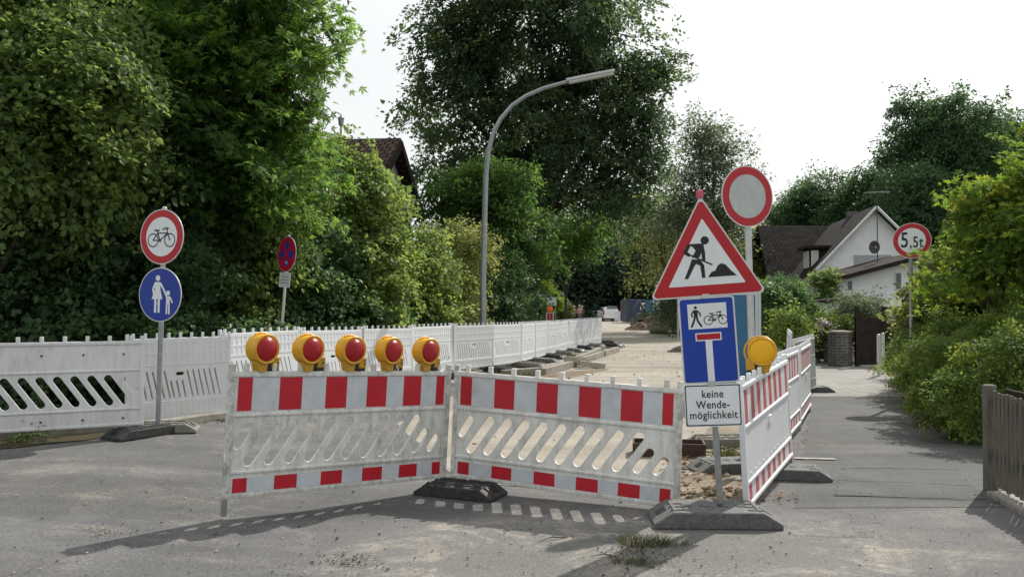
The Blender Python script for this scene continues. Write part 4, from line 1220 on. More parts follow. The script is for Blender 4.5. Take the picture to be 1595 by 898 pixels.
# antenna with dish
b0 = at(1367, 405, 36.5)
AT = thing('antenna_mast', 'thin aerial mast with crossbar in front of the white gable', 'antenna', b0)
zt = at(1367, 298, 36.5).z - b0.z
mb = MB(); mb.tube([(0, 0, -1.0), (0, 0, zt)], .022, 6); mb.build('mast', M['machine'], AT)
mb = MB(); mb.tube([(-.5, 0, zt - .05), (.55, 0, zt - .0)], .012, 5)
for k in range(9): mb.tube([(-.45 + k * .12, -.16, zt - .05), (-.45 + k * .12, .16, zt - .05)], .006, 4)
mb.build('crossbar', M['galv_light'], AT)
dsh = at(1362, 385, 36.3)
DS = thing('satellite_dish', 'dark round satellite dish on the aerial mast', 'satellite dish', dsh)
prof = [(.26 * k / 6, -.02 - .07 * (1 - (k / 6) ** 2) + .09) for k in range(7)]; prof[0] = (.001, prof[0][1])
mb = MB(); mb.lathe([(r, -h_) for r, h_ in prof], 20, 'y'); o = mb.build('dish', M['machine'], DS); 
sd = o.modifiers.new('s', 'SOLIDIFY'); sd.thickness = .01; o.rotation_euler = (0, 0, R(-25)); o.scale = (.85, 1, 1.1)
mb = MB(); mb.tube([(0, -.05, -.22), (-.08, -.30, -.02)], .012, 5); mb.box(-.12, -.05, -.34, -.27, -.05, .02); mb.build('receiver_arm', M['galv'], DS)

# brown-roofed house on the left
HL = thing('tiled_house', 'house with steep brown tiled roof behind the left hedge', 'house', (0, 0, 0))
ap = at(624.5, 219, 28); fr = at(660, 336, 31.0); nrp = ap + (ap - fr) * 1.0; nrp.z = fr.z
lft = Vector((-1, .10, 0)).normalized()
Lr = 9.0
def hq(p, t, dz=0): return p + lft * t + Vector((0, 0, dz))
roof_plane('roof', [hq(ap, Lr), ap, nrp, hq(nrp, Lr)], M['tiles_red'], HL, .2)
roof_plane('roof', [ap, hq(ap, Lr), hq(fr, Lr), fr], M['tiles_red'], HL, .2)
me = bpy.data.meshes.new('wall')
g0, g1, g2 = nrp.lerp(ap, .12), ap.lerp(ap, 0), fr.lerp(ap, .12)
W = [hq(Vector((g0.x, g0.y, 0)), .40), hq(Vector((g2.x, g2.y, 0)), .40), hq(g2, .40, -.15), hq(ap, .40, -.2), hq(g0, .40, -.15)]
W2 = [w + lft * 7.8 for w in W]
me.from_pydata([tuple(v) for v in W + W2], [], [(0, 1, 2, 3, 4), (9, 8, 7, 6, 5), (0, 4, 9, 5), (1, 6, 7, 2)]); me.materials.append(M['render_grey']); link('wall', me, HL)
for p_ in (nrp, fr):
    a, b = ap + Vector((.02, 0, -.08)), p_ + Vector((.02, 0, -.08))
    d = (b - a); mb = MB()
    mb.prism([(0, -.17), (d.length, -.17), (d.length, .10), (0, .10)], -.03, .03)
    x = d.normalized(); z = Vector((0, 0, 1)); z = (z - x * z.dot(x)).normalized(); y = z.cross(x)
    o = mb.build('bargeboard', M['dark_board'], HL); m = Matrix((x, y, z)).transposed().to_4x4(); m.translation = a; o.matrix_local = m

# ---------------------------------------------------------------- brick wall, gate
bw = thing('brick_pier', 'dark brick garden pier with stone coping beside the paving', 'garden wall', (0, 0, 0))
q0, q1 = G(1284, 560), G(1327, 569); 
def wallseg(a, b, h_, th, mat, nm, parent, z0=0, b_=0):
    a, b = Vector((a[0], a[1], 0)), Vector((b[0], b[1], 0)); d = (b - a); x = d.normalized(); y = Vector((-x.y, x.x, 0))
    m = Matrix((x, y, Vector((0, 0, 1)))).transposed().to_4x4(); m.translation = a
    mb = MB(); mb.box(0, d.length, 0, th, z0, h_, b=b_); o = mb.build(nm, mat, parent); o.matrix_local = m; return o
pa, pb_, pc = G(1283, 562), G(1303, 571), G(1328, 570)
wallseg(pa, pb_, .90, .3, M['dark_brick'], 'brick_face', bw); wallseg(pb_ + Vector((0, .001, 0)), pc, .905, .3, M['dark_brick'], 'brick_face', bw)
wallseg(pa + Vector((-.02, -.02, 0)), pb_ + Vector((.0, -.03, 0)), .945, .36, M['concrete'], 'coping', bw, .902); wallseg(pb_ + Vector((0, -.03, 0)), pc + Vector((.02, -.02, 0)), .948, .36, M['concrete'], 'coping', bw, .907)
gf = thing('slat_fence', 'low dark slatted fence left of the brick pier', 'fence', (0, 0, 0))
l0 = G(1262, 556); l0 = Vector((l0.x - .7, l0.y + .5, 0))
for z in (.05, .36, .67): wallseg(l0, pa, z + .25, .04, M['dark_board'], 'board', gf, z)
wallseg(l0, pa, .93, .08, M['concrete'], 'top_rail', gf, .90)
gt = thing('garden_gate', 'tall dark wooden gate with lattice window behind the bollards', 'gate', (0, 0, 0))
ga, gb = Vector((pc.x + .05, pc.y - .1, 0)), G(1405, 562); gb.y = pc.y - .1
hg = (563 - 472) * pc.y / F
xm = at(1375, 500, pc.y).x
wallseg(ga, (xm, gb.y), 1.30, .05, M['dark_board'], 'leaf', gt, .05)
wallseg((xm, gb.y), (gb.x, gb.y), hg - .42, .05, M['dark_board'], 'leaf', gt, .05)
for xx in (ga.x, xm - .05, at(1394, 500, pc.y).x, gb.x): wallseg((xx, gb.y - .03), (xx + .10, gb.y - .03), hg + .03, .11, M['dark_board'], 'post', gt)
mb = MB(); wl = at(1394, 500, pc.y).x - xm
for k in range(5):
    for s in (-1, 1):
        xa = xm + wl * k / 4; mb.tube([(xa, gb.y, hg - .38), (min(xm + wl, max(xm, xa + s * .36)), gb.y, hg - .38 + .36 * abs(min(xm + wl, max(xm, xa + s * .36)) - xa) / .36)], .012, 4)
mb.build('lattice', M['galv_light'], gt)
wallseg((xm, gb.y), (xm + wl, gb.y), hg, .05, M['dark_board'], 'head_rail', gt, hg - .04)

# ---------------------------------------------------------------- site clutter
# loose kerb stones and slabs under the curving row
kb = None
klabs = ['concrete kerbstone in the soil, nearest of the row under the barriers', 'long concrete kerbstone, second below the curving barriers', 'concrete kerbstone, third below the curving barriers', 'concrete kerbstone, farthest below the curving barriers']
for i, (a, b) in enumerate((((783, 589), (842, 584)), ((846, 586), (902, 569)), ((908, 566), (938, 556)), ((940, 555), (962, 548)))):
    A_, B_ = G(*a), G(*b); d = B_ - A_
    t = MB(); t.box(0, 1, -.07, .07, -.03, .17, b=.012)
    o = t.build('kerbstone', M['concrete']); m = Matrix.Translation(A_) @ Matrix.Rotation(math.atan2(d.y, d.x), 4, 'Z') @ Matrix.Diagonal((d.length, 1, 1.1, 1)); o.matrix_world = m
    tag(o, klabs[i], 'kerbstone', 'kerbstones below the curving barriers')
q = G(898, 572)
for i, (dx, dy, z, rz, ln, lab) in enumerate(((0, 0, .12, 40, .75, 'pale timber block, upper one of the pair by the kerb'), (.35, -.35, .03, 15, .7, 'pale timber block lying in front of the kerb'))):
    mb = MB(); mb.box(-ln / 2, ln / 2, -.10, .10, 0, .14, b=.01); o = mb.build('timber_block', simple('pale_timber', (.36, .32, .25), .8))
    o.location = (q.x + dx, q.y + dy, z); o.rotation_euler = (0, R(8), R(rz)); tag(o, lab, 'timber', 'timber blocks by the kerb')
# soil bank in front of the kerbstones
def mound(name, lab, cx, cy, rx, ry, h_, rz, mat, seed, cat='soil heap'):
    g = np.random.default_rng(seed); n = 28; vs = []; fs = []
    for j in range(n + 1):
        for i in range(n + 1):
            u, v = i / n * 2 - 1, j / n * 2 - 1
            r = math.sqrt(u * u + v * v)
            z = max(0, 1 - r) ** .8 * h_ * (1 + .35 * math.sin(u * 7 + seed) * math.cos(v * 9)) + (g.random() - .5) * .16 * h_ * (r < 1)
            vs.append((u * rx, v * ry, z - .012))
    for j in range(n):
        for i in range(n): k = j * (n + 1) + i; fs.append((k, k + 1, k + n + 2, k + n + 1))
    me = bpy.data.meshes.new(name); me.from_pydata(vs, [], fs); me.materials.append(mat)
    o = link(name, me); o.location = (cx, cy, gz(cx) + .004); o.rotation_euler = (0, 0, rz); tag(o, lab, cat); return o
q = G(868, 588); mound('soil_bank', 'low bank of brown soil along the kerbstones', q.x, q.y, 3.4, .32, .10, R(62), M['soil'], 3)
q = G(1020, 600)
q = G(1060, 548); mound('rubble_heap', 'grey rubble heap at the right edge of the sandy road', q.x + .4, q.y, .9, .5, .35, 0, M['stone'], 9, 'rubble heap')
q = G(955, 585)
q = G(1120, 760); mound('dirt_heap', 'flat patch of crumbled dirt behind the signpost foot', q.x - .05, q.y + .25, .5, .45, .05, 0, M['rubble_dirt'], 12)
# brown steel box in the dirt
q = G(1083, 712)
BX = thing('steel_trough', 'rusty brown steel trough in the dirt beside the signpost', 'trough', (q.x - .1, q.y + .1, 0), R(-8))
for x0, x1, y0, y1 in ((-.55, .22, -.15, -.13), (-.55, .22, .18, .20), (-.55, -.53, -.13, .18), (.20, .22, -.13, .18)):
    mb = MB(); mb.box(x0, x1, y0, y1, 0, .15); mb.build('side', M['brown_metal'], BX)
mb = MB(); mb.box(-.53, .20, -.13, .18, 0, .02); mb.build('bottom', M['brown_metal'], BX)

# far barrier fence, machines, car, people
def far_panel_row(p0, p1, n, lab, lab2):
    for i in range(n):
        a = Vector(p0).lerp(Vector(p1), i / n); b = Vector(p0).lerp(Vector(p1), (i + .97) / n)
        place('lattice', (a.x, a.y, .1), (b.x, b.y, .1), f'{lab}, {names13[i]} from the left', lab2)
X = lambda px, Y: (px - CX) / F * Y
far_panel_row((X(906, 100), 100), (X(935, 100), 98), 2, 'distant white barrier panel left of the parked car', 'white barrier panels far down the road')
far_panel_row((X(957, 84), 84), (X(994, 84), 84), 3, 'distant white barrier panel right of the parked car', 'white barrier panels far down the road')
for i in range(2):
    x = X(852 + 12 * i, 38)
# car
def car(px, Y, rz):
    t = thing('parked_car', 'small white hatchback parked far down the sandy road, seen from behind', 'car', (X(px, Y), Y, 0), rz)
    prof = [(-1.95, .30), (-1.98, .75), (-1.85, 1.02), (-1.55, 1.42), (-1.2, 1.50), (.35, 1.48), (1.0, 1.02), (1.75, .88), (1.95, .65), (1.95, .30)]
    bm = bmesh.new(); 
    vsA = [bm.verts.new((-.83 if z < 1.1 else -.66, y, z)) for y, z in prof]; vsB = [bm.verts.new((.83 if z < 1.1 else .66, y, z)) for y, z in prof]
    bm.faces.new(vsA); bm.faces.new(vsB[::-1])
    for i in range(len(prof)): bm.faces.new((vsA[i], vsB[i], vsB[(i + 1) % len(prof)], vsA[(i + 1) % len(prof)]))
    bmesh.ops.recalc_face_normals(bm, faces=bm.faces)
    bmesh.ops.bevel(bm, geom=bm.edges[:], offset=.06, segments=2, affect='EDGES')
    me = bpy.data.meshes.new('body'); bm.to_mesh(me); bm.free(); me.materials.append(M['car_white']); link('body', me, t)
    mb = MB(); mb.prism([(-.56, 1.08), (.56, 1.08), (.50, 1.36), (-.50, 1.36)], -.012, .012); o = mb.build('rear_window', M['glass'], t); o.matrix_local = Matrix.Translation((0, -1.87 - .005, -.0)) @ Matrix.Translation((0, .30 * .0, 0)) @ Matrix(((1, 0, 0, 0), (0, 1, .75, -.78), (0, 0, 1, 0), (0, 0, 0, 1)))
    for s in (-1, 1):
        mb = MB(); mb.prism([(-1.35, 1.04), (.75, 1.04), (.25, 1.38), (-1.1, 1.38)], s * .80, s * .70, 'x'); mb.build('side_window', M['glass'], t)
        mb = MB(); mb.box(s * .80 - .07, s * .80 + .07, -1.97, -1.85, .72, 1.12, b=.02); mb.build('tail_light', M['tail_red'], t)
        mb = MB(); mb.box(s * .95 - .09, s * .95 + .09, .62, .75, .98, 1.12, b=.03); mb.build('wing_mirror', M['car_white'], t)
        for y in (-1.25, 1.25):
            mb = MB(); mb.lathe([(.0, s * .62), (.31, s * .62), (.31, s * .84), (.20, s * .85), (.0, s * .85)], 18, 'x', c=(0, y, .31)); mb.build('wheel', M['rubber_black'], t)
    mb = MB(); mb.box(-.8, .8, -2.03, -1.9, .33, .58, b=.04); mb.build('bumper', M['car_white'], t)
    mb = MB(); mb.box(-.26, .26, -2.0, -1.965, .68, .80); mb.build('number_plate', M['frame_white'], t)
car(947, 88, R(4))
# second car hint not needed; person figures
def person(loc, rz, lab, top, bottom, hgt=1.7, bend=0.1):
    s = hgt / 1.7
    t = thing('person', lab, 'person', loc, rz, 'people walking far down the road')
    J = {'pel': (0, 0, .92), 'ch': (0, -.02, 1.22), 'ne': (0, -.01, 1.44), 'he': (0, -.03, 1.52), 'ht': (0, -.03, 1.66),
         'kl': (-.09, -.06, .5), 'al': (-.10, .02, .08), 'tl': (-.10, -.14, .03), 'kr': (.09, .04, .5), 'ar': (.10, .14, .09), 'tr': (.10, .0, .03),
         'sl': (-.18, 0, 1.38), 'el': (-.24, .02, 1.12), 'wl': (-.24, -.10, .90), 'sr': (.18, 0, 1.38), 'er': (.24, .02, 1.12), 'wr': (.24, -.10, .90)}
    E = [('pel', 'ch'), ('ch', 'ne'), ('ne', 'he'), ('he', 'ht'), ('pel', 'kl'), ('kl', 'al'), ('al', 'tl'), ('pel', 'kr'), ('kr', 'ar'), ('ar', 'tr'), ('ch', 'sl'), ('sl', 'el'), ('el', 'wl'), ('ch', 'sr'), ('sr', 'er'), ('er', 'wr')]
    rad = {'pel': .15, 'ch': .16, 'ne': .055, 'he': .085, 'ht': .075, 'kl': .07, 'kr': .07, 'al': .045, 'ar': .045, 'tl': .04, 'tr': .04, 'sl': .07, 'sr': .07, 'el': .045, 'er': .045, 'wl': .035, 'wr': .035}
    ks = list(J); me = bpy.data.meshes.new('body')
    me.from_pydata([tuple(c * s for c in J[k]) for k in ks], [(ks.index(a), ks.index(b)) for a, b in E], [])
    for mm in (top, bottom, M['skin']): me.materials.append(mm)
    o = link('body', me, t)
    sk = o.modifiers.new('skin', 'SKIN')
    sl = me.skin_vertices[0] if me.skin_vertices else None
    if sl is None:
        bm = bmesh.new(); bm.from_mesh(me); bm.verts.layers.skin.verify(); bm.to_mesh(me); bm.free(); sl = me.skin_vertices[0]
    for i, k in enumerate(ks): sl.data[i].radius = (rad[k] * s, rad[k] * s * .85); sl.data[i].use_root = (k == 'pel')
    o.modifiers.new('sub', 'SUBSURF').levels = 1; o.modifiers['sub'].render_levels = 1
    # bake and colour by height
    bpy.context.view_layer.update()
    m2 = bpy.data.meshes.new_from_object(o.evaluated_get(bpy.context.evaluated_depsgraph_get()))
    o.modifiers.clear(); o.data = m2
    if not m2.materials:
        for mm in (top, bottom, M['skin']): m2.materials.append(mm)
    for p in m2.polygons:
        z = p.center.z / s; p.use_smooth = True
        p.material_index = 1 if z < .9 and abs(p.center.x) < .2 * s else (2 if z > 1.42 else 0)
    mb = MB(); mb.lathe([(.001, 1.765 * s), (.06 * s, 1.745 * s), (.098 * s, 1.68 * s), (.10 * s, 1.62 * s), (.085 * s, 1.56 * s)], 12, c=(0, .0, 0)); mb.build('hair', M['hair_grey'], t)
    return t
person((X(893.5, 80), 80, 0), R(20), 'person in pale pink top and dark trousers, left one of the walking couple', M['cloth_pink'], M['cloth_dark'], 1.6)
person((X(902, 80), 79.5, 0), R(10), 'grey-haired person in pale jacket and wine red trousers walking far away', M['cloth_pink'], M['cloth_red'], 1.7)
person((X(908, 80), 81, 0), R(-10), 'person in dark clothes, right-hand one of the far walking group', M['cloth_dark'], M['cloth_dark'], 1.6)
# excavator
EX = thing('excavator', 'small dirty excavator with glazed blue cab beside the far container', 'excavator', (X(1012, 64), 64, 0), R(25))
EX.scale = (.85, .85, .95)
for s in (-1, 1):
    mb = MB(); mb.prism(rounded([(-1.1, 0), (1.1, 0), (1.25, .3), (1.0, .55), (-1.0, .55), (-1.25, .3)], .05), s * .55, s * .85); o = mb.build('track', M['machine'], EX)
mb = MB(); mb.box(-1.0, .9, -.7, .7, .55, 1.15, b=.08); mb.build('body', M['machine'], EX)
mb = MB(); mb.box(-.2, .85, -.6, .35, 1.15, 2.15, b=.05); mb.build('cab', M['blue_box'], EX)
mb = MB(); mb.box(-.1, .75, -.62, -.59, 1.4, 2.05); mb.build('cab_window', M['cabin_white'], EX)
mb = MB(); mb.tube([(-.6, -.2, 1.1), (-1.5, -.5, 2.1), (-2.1, -.7, 1.6), (-2.2, -.8, .7)], [.12, .10, .08, .07], 6, smooth=False); mb.build('arm', M['machine'], EX)
mb = MB(); mb.prism([(-2.5, .2), (-2.0, .1), (-1.95, .7), (-2.35, .75)], -1.05, -.55); mb.build('bucket', M['machine'], EX)
CO = thing('site_container', 'blue and white site container at the far end of the road', 'container', (X(990, 78), 78, 0), R(3))
mb = MB(); mb.box(-1.1, .75, -1.1, 1.1, .1, 2.2, b=.04); mb.build('body', M['container_blue'], CO)
mb = MB(); mb.box(-1.1, -.75, -1.13, -1.09, .1, 2.25); mb.build('door_panel', M['machine'], CO)
mb = MB(); mb.box(.2, .65, -1.13, -1.09, 1.2, 1.9); mb.build('window', M['cabin_white'], CO)
o = MB(); o.box(-.75, .75, -.03, .03, 0, 1.9); o = o.build('board_fence', M['wood_panel']); o.location = (X(978.5, 80), 80, .2); tag(o, 'brown wooden board wall left of the blue container', 'board wall')
BN = thing('skip_bin', 'dark green bin with a sloped lid right of the excavator', 'bin', (X(1041, 56), 56, 0))
mb = MB(); mb.prism([(-.6, .25), (.55, .25), (.65, .95), (-.7, .95)], -.4, .4); mb.build('bin_body', M['green_bin'], BN)
mb = MB(); mb.prism([(-.73, .95), (.68, .95), (.60, 1.06), (-.6, 1.04)], -.43, .43); mb.build('lid', M['black_plastic'], BN)
mb = MB()
for xx in (-.45, .45): mb.lathe([(0, -.46), (.14, -.46), (.14, .46), (0, .46)], 10, 'y', c=(xx, 0, .14))
mb.build('wheels', M['rubber_black'], BN)
q = G(1030, 518)
CB = MB(); CB.box(-.55, .55, -.22, .22, 0, .62, b=.03); o = CB.build('concrete_block', M['concrete']); o.location = (X(1027, 50), 50, 0); o.rotation_euler = (0, 0, R(-20)); tag(o, 'pale concrete block in front of the far excavator', 'concrete block')
g_ = random.Random(5)
q = G(1012, 508)
mound('spoil_heap', 'dark heap of spoil between the excavator and concrete block', X(1014, 56), 56, 1.9, 1.2, .75, R(10), M['soil'], 21)
# steel bar / tripod-yellow post near far fence
o = MB(); o.tube([(0, 0, 0), (0, 0, 1.25)], .05, 8); o = o.build('marker_post', M['yellow']); o.location = (X(972, 82), 82, 0); tag(o, 'thin yellow marker post at the far white fence', 'marker post')
# white slim pole right of the excavator
o = MB(); o.tube([(0, 0, 0), (0, 0, 3.1)], .05, 8); o = o.build('white_pole', M['galv_light']); o.location = (X(1056, 40), 40, 0); tag(o, 'slim pale pole between the excavator and the triangle sign', 'pole')
# far orange beacon on a striped board, small info board
FB = thing('warning_beacon', 'red striped board with an orange lamp far left of the road', 'warning beacon', (X(856.5, 36), 36, .12))
zc = at(857, 481, 36).z - .12
mb = MB(); mb.tube([(0, 0, 0), (0, 0, zc - .2)], .03, 8); mb.build('post', M['galv'], FB)
mb = MB(); mb.box(-.17, .17, -.02, .02, zc - .65, zc - .15); mb.box(-.12, .12, -.024, .024, zc - .62, zc - .18, 1); mb.build('board', [M['foil_white'], M['foil_red']], FB)
mb = MB(); mb.lathe([(.001, -.07), (.12, -.05), (.13, 0), (.12, .05), (.001, .07)], 16, 'y', c=(0, 0, zc)); mb.build('lamp', M['lens_orange'], FB)
IB = thing('notice_board', 'small white notice board with red marks before the bright green bush', 'notice board', (X(859, 40), 40, .1))
zc = at(859, 469, 40).z - .1
mb = MB(); mb.box(-.24, .24, -.02, .02, zc - .2, zc + .2); o = mb.build('board', M['sign_white'], IB)
p = Pict(-.0205)
for k, (w_0, m_) in enumerate(((.18, 0), (.16, 1), (.18, 0), (.08, 1))): p.stroke([(-w_0, .12 - .08 * k), (w_0 * .9, .12 - .08 * k)], .022, m_)
p.mb.build('lettering', [M['galv'], M['foil_red']], o)
mb = MB(); mb.tube([(-.2, .03, -.1), (-.2, .03, zc + .15)], .02, 6); mb.tube([(.2, .03, -.1), (.2, .03, zc + .15)], .02, 6); mb.build('legs', M['galv'], IB)

# ---------------------------------------------------------------- vegetation
GT = 'trees beyond the barriers'
# hedge wall at the left: overlapping tall shrubs, each with its own stems
GH = 'tall shrubs behind the left barriers'
sh = [
 # px,  Y,  top py, halfwidth px, leaf, label
 (-30, 11.6, 250, 120, 'shrub', 'dark tall shrub at the left edge behind the plain panel'),
 (110, 12.0, 255, 125, 'shrub', 'dark dense shrub left of the cycle sign'),
 (250, 12.8, 240, 115, 'shrub', 'dark dense shrub right behind the cycle sign'),
 (370, 14.0, 265, 100, 'hazel', 'mid green shrub left of the no-stopping sign'),
 (470, 15.6, 245, 88, 'shrub', 'dark shrub right of the no-stopping sign'),
 (560, 17.6, 240, 80, 'hazel', 'yellowish green tall shrub below the tiled roof'),
 (632, 19.6, 372, 62, 'hazel', 'low bright shrub between the yellowish shrub and the olive one'),
 (700, 21.5, 352, 58, 'olive', 'olive shrub with pale seed heads left of the street lamp'),
]
for i, (px, Y, pt, hw, lf, lab) in enumerate(sh):
    Y += .35 if i != 3 and i != 4 else .9
    zt = at(px, pt, Y).z; c0 = at(px, 480, Y)
    g = random.Random(60 + i); s = Y / F; lb = []
    nl = 6
    for k in range(nl):
        z = (k + .5) / nl * zt * .92
        lb.append((c0.x + g.uniform(-.45, .45) * hw * s, Y + g.uniform(-.2, .5), z, hw * s * g.uniform(.6, .9), .85 * g.uniform(.8, 1.1), zt / nl * 1.25))
    base = (c0.x, Y + .1, gz(c0.x) + .05)
    ls = .078 if lf != 'olive' else .06; Y += 0
    bush('tall_shrub', lab, 'shrub', base, lb, int(900 + (430 - pt) * 2.0), 34, .15, ls, lf, 100 + i, GH, 'hex', .06, inner=.15, power=.5, spray=.16, zmin=.15, bias=[-.02, -.02, -.02, -.02, .05, .22, .25, .08][i], macro=7, spread=2.0)
# low fill at the foot of the hedge
bush('ivy_shrub', 'low glossy ground shrub at the foot of the left hedge', 'shrub', (-4.9, 12.2, .1),
     [(-7.2, 10.9, .6, 1.4, .5, .7), (-5.6, 11.8, .6, 1.2, .5, .7), (-4.4, 13.6, .7, .8, .9, .8), (-3.5, 15.6, .7, .7, 1.0, .8), (-2.7, 17.6, .7, .7, 1.0, .8), (-1.9, 19.6, .6, .7, 1.0, .7)], 1300, 30, .13, .07, 'shrub', 140, GH, 'hex', .04, inner=.1)
# hazel at the far left, in front of the maple
tree('hazel_tree', 'light leaved hazel at the top left corner', 'tree', (-8.3, 11.6, .15),
     [lobe(20, 60, 11.2, 120, 90), lobe(120, 130, 11.0, 95, 75), lobe(30, 200, 11.0, 130, 80), lobe(130, 210, 11.2, 80, 60), lobe(60, 290, 11.2, 120, 60), lobe(-60, 120, 11.5, 90, 140)],
     2400, 32, .16, .075, 'hazel', 201, .09, shape='hex', inner=.2, power=.5, fork=.25, group=GT, bias=.05)
# the maple
tree('maple_tree', 'broad bright green maple reaching over the left hedge', 'tree', at(255, 480, 14.5) * 1,
     [lobe(250, -40, 14.2, 170, 100), lobe(375, 30, 13.6, 95, 90), lobe(428, 112, 13.2, 52, 52), lobe(250, 110, 14.2, 150, 80), lobe(340, 180, 13.8, 130, 60), lobe(420, 215, 14.0, 78, 42),
      lobe(300, 255, 14.2, 120, 42), lobe(420, -30, 14, 62, 80), lobe(200, 200, 13.6, 110, 60), lobe(385, 295, 14.2, 60, 22)],
     2600, 30, .19, .115, 'maple', 202, .17, shape='lobed', inner=.15, power=.55, fork=.42, group=GT, flat=.2, spray=.2, ntwig=140, macro=9, spread=2.2, droop=.5)
# dark tree behind to close gaps on the far left
tree('backing_tree', 'dark tree filling the gap behind hazel and maple', 'tree', (-11, 20, 0),
     [lobe(60, 60, 20, 260, 220), lobe(250, 150, 20, 180, 130), lobe(60, 330, 19, 260, 160), lobe(330, 330, 20, 150, 140)], 1300, 30, .35, .2, 'linden', 203, .25, inner=.3, group=GT, ntwig=20)
# big linden in the middle
Yc = 36
def big_linden():
    base = (X(824, Yc), Yc, 0)
    lb = [lobe(850, 20, Yc, 150, 120), lobe(740, 60, Yc, 80, 90), lobe(920, 50, Yc, 75, 90), lobe(720, 165, Yc, 75, 70), lobe(820, 170, Yc, 110, 90), lobe(930, 180, Yc, 82, 74), lobe(1000, 130, Yc, 45, 55),
      lobe(1010, 235, Yc, 40, 60), lobe(870, 270, Yc, 105, 65), lobe(745, 255, Yc, 80, 55), lobe(960, 285, Yc, 70, 50), lobe(700, 30, Yc, 45, 60), lobe(1035, 95, Yc, 28, 32), lobe(850, -110, Yc, 130, 90)]
    tree('linden_tree', 'huge dark linden in the middle rising above the frame', 'tree', base, lb, 4300, 32, .27, .165, 'linden', 204, .30, bark='bark_dark', inner=.15, power=.5, spray=.17, fork=.30, ntwig=300, group=GT, macro=9, spread=2.1)
big_linden()
# shrubs in front of it, around the lamp post
tree('young_maple', 'mid green young tree behind the street lamp', 'tree', (X(775, 27), 27, 0),
     [lobe(720, 320, 27, 48, 45), lobe(770, 300, 27, 50, 45), lobe(800, 370, 28, 60, 52), lobe(745, 400, 27, 58, 60), lobe(785, 452, 29, 42, 50)], 1500, 32, .2, .115, 'maple', 205, .12, bias=-.28, group=GT, inner=.15)
bush('dark_laurel', 'dark leafy bush right of the street lamp base', 'shrub', (X(800, 24.5), 24.5, 0), [lobe(770, 440, 26, 42, 50), lobe(802, 430, 28, 30, 58)], 900, 30, .16, .09, 'shrub', 206, GH)
tree('ash_tree', 'sunlit ash whose leaves hang below the linden', 'tree', (X(880, 42), 42, 0), [lobe(885, 375, 42, 34, 26), lobe(905, 345, 42, 42, 26), lobe(858, 350, 42, 26, 26)], 340, 28, .3, .15, 'maple', 207, .09, group=GT, bias=-.1)
# dark wood closing the road
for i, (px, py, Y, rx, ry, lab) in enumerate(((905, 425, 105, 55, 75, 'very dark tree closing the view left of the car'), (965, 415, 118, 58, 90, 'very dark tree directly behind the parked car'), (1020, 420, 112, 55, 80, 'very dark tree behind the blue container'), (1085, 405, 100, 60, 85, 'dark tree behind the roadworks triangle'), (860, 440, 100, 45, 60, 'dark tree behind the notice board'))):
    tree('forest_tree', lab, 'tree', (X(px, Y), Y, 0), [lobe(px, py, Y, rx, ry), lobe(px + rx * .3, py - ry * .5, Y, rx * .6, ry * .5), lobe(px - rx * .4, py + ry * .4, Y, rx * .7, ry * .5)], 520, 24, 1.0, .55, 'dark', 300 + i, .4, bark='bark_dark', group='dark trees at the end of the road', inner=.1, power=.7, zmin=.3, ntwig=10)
bush('bright_bush', 'bright yellow-green bush behind the notice board', 'shrub', (X(853, 44), 44, 0), [lobe(852, 452, 44, 14, 14), lobe(858, 470, 44, 16, 14)], 260, 22, .10, .09, 'yellow', 320, None)
bush('clipped_bush', 'rounded pale green bush above the far barriers', 'shrub', (X(874, 46), 46, 0), [lobe(875, 488, 46, 14, 10)], 240, 24, .08, .07, 'hedge', 321, None)
bush('silver_bush', 'arching silvery bush right of the notice board', 'shrub', (X(875, 50), 50, 0), [lobe(872, 468, 50, 10, 9), lobe(880, 476, 50, 6, 8)], 160, 22, .09, .08, 'pale', 322, None)
# thin pale tree right of the linden and its neighbours
tree('birch_tree', 'thin pale feathery tree behind the blank red-ring disc', 'tree', (X(1105, 46), 46, 0),
     [lobe(1110, 235, 46, 42, 42), lobe(1080, 280, 46, 42, 45), lobe(1135, 270, 46, 35, 40), lobe(1060, 340, 46, 45, 40), lobe(1110, 340, 46, 50, 50), lobe(1090, 210, 46, 28, 22)], 1300, 20, .28, .14, 'pale', 208, .16, inner=.1, power=.6, group=GT, ntwig=220, spray=.2, spread=2.2)
tree('olive_willow', 'brownish green tree behind the roadworks triangle', 'tree', (X(1035, 52), 52, 0),
     [lobe(1030, 360, 52, 45, 45), lobe(1070, 400, 52, 50, 45), lobe(1010, 330, 52, 30, 25), lobe(1120, 400, 50, 45, 60)], 620, 28, .45, .19, 'olive', 209, .15, group=GT, bias=-.15)
bush('grey_shrub', 'grey-green shrub left of the dead-end sign', 'shrub', (X(1055, 44), 44, 0), [lobe(1052, 440, 44, 26, 30), lobe(1075, 470, 44, 28, 30), lobe(1045, 480, 44, 18, 20)], 240, 28, .28, .13, 'pale', 210, None, bias=-.3)
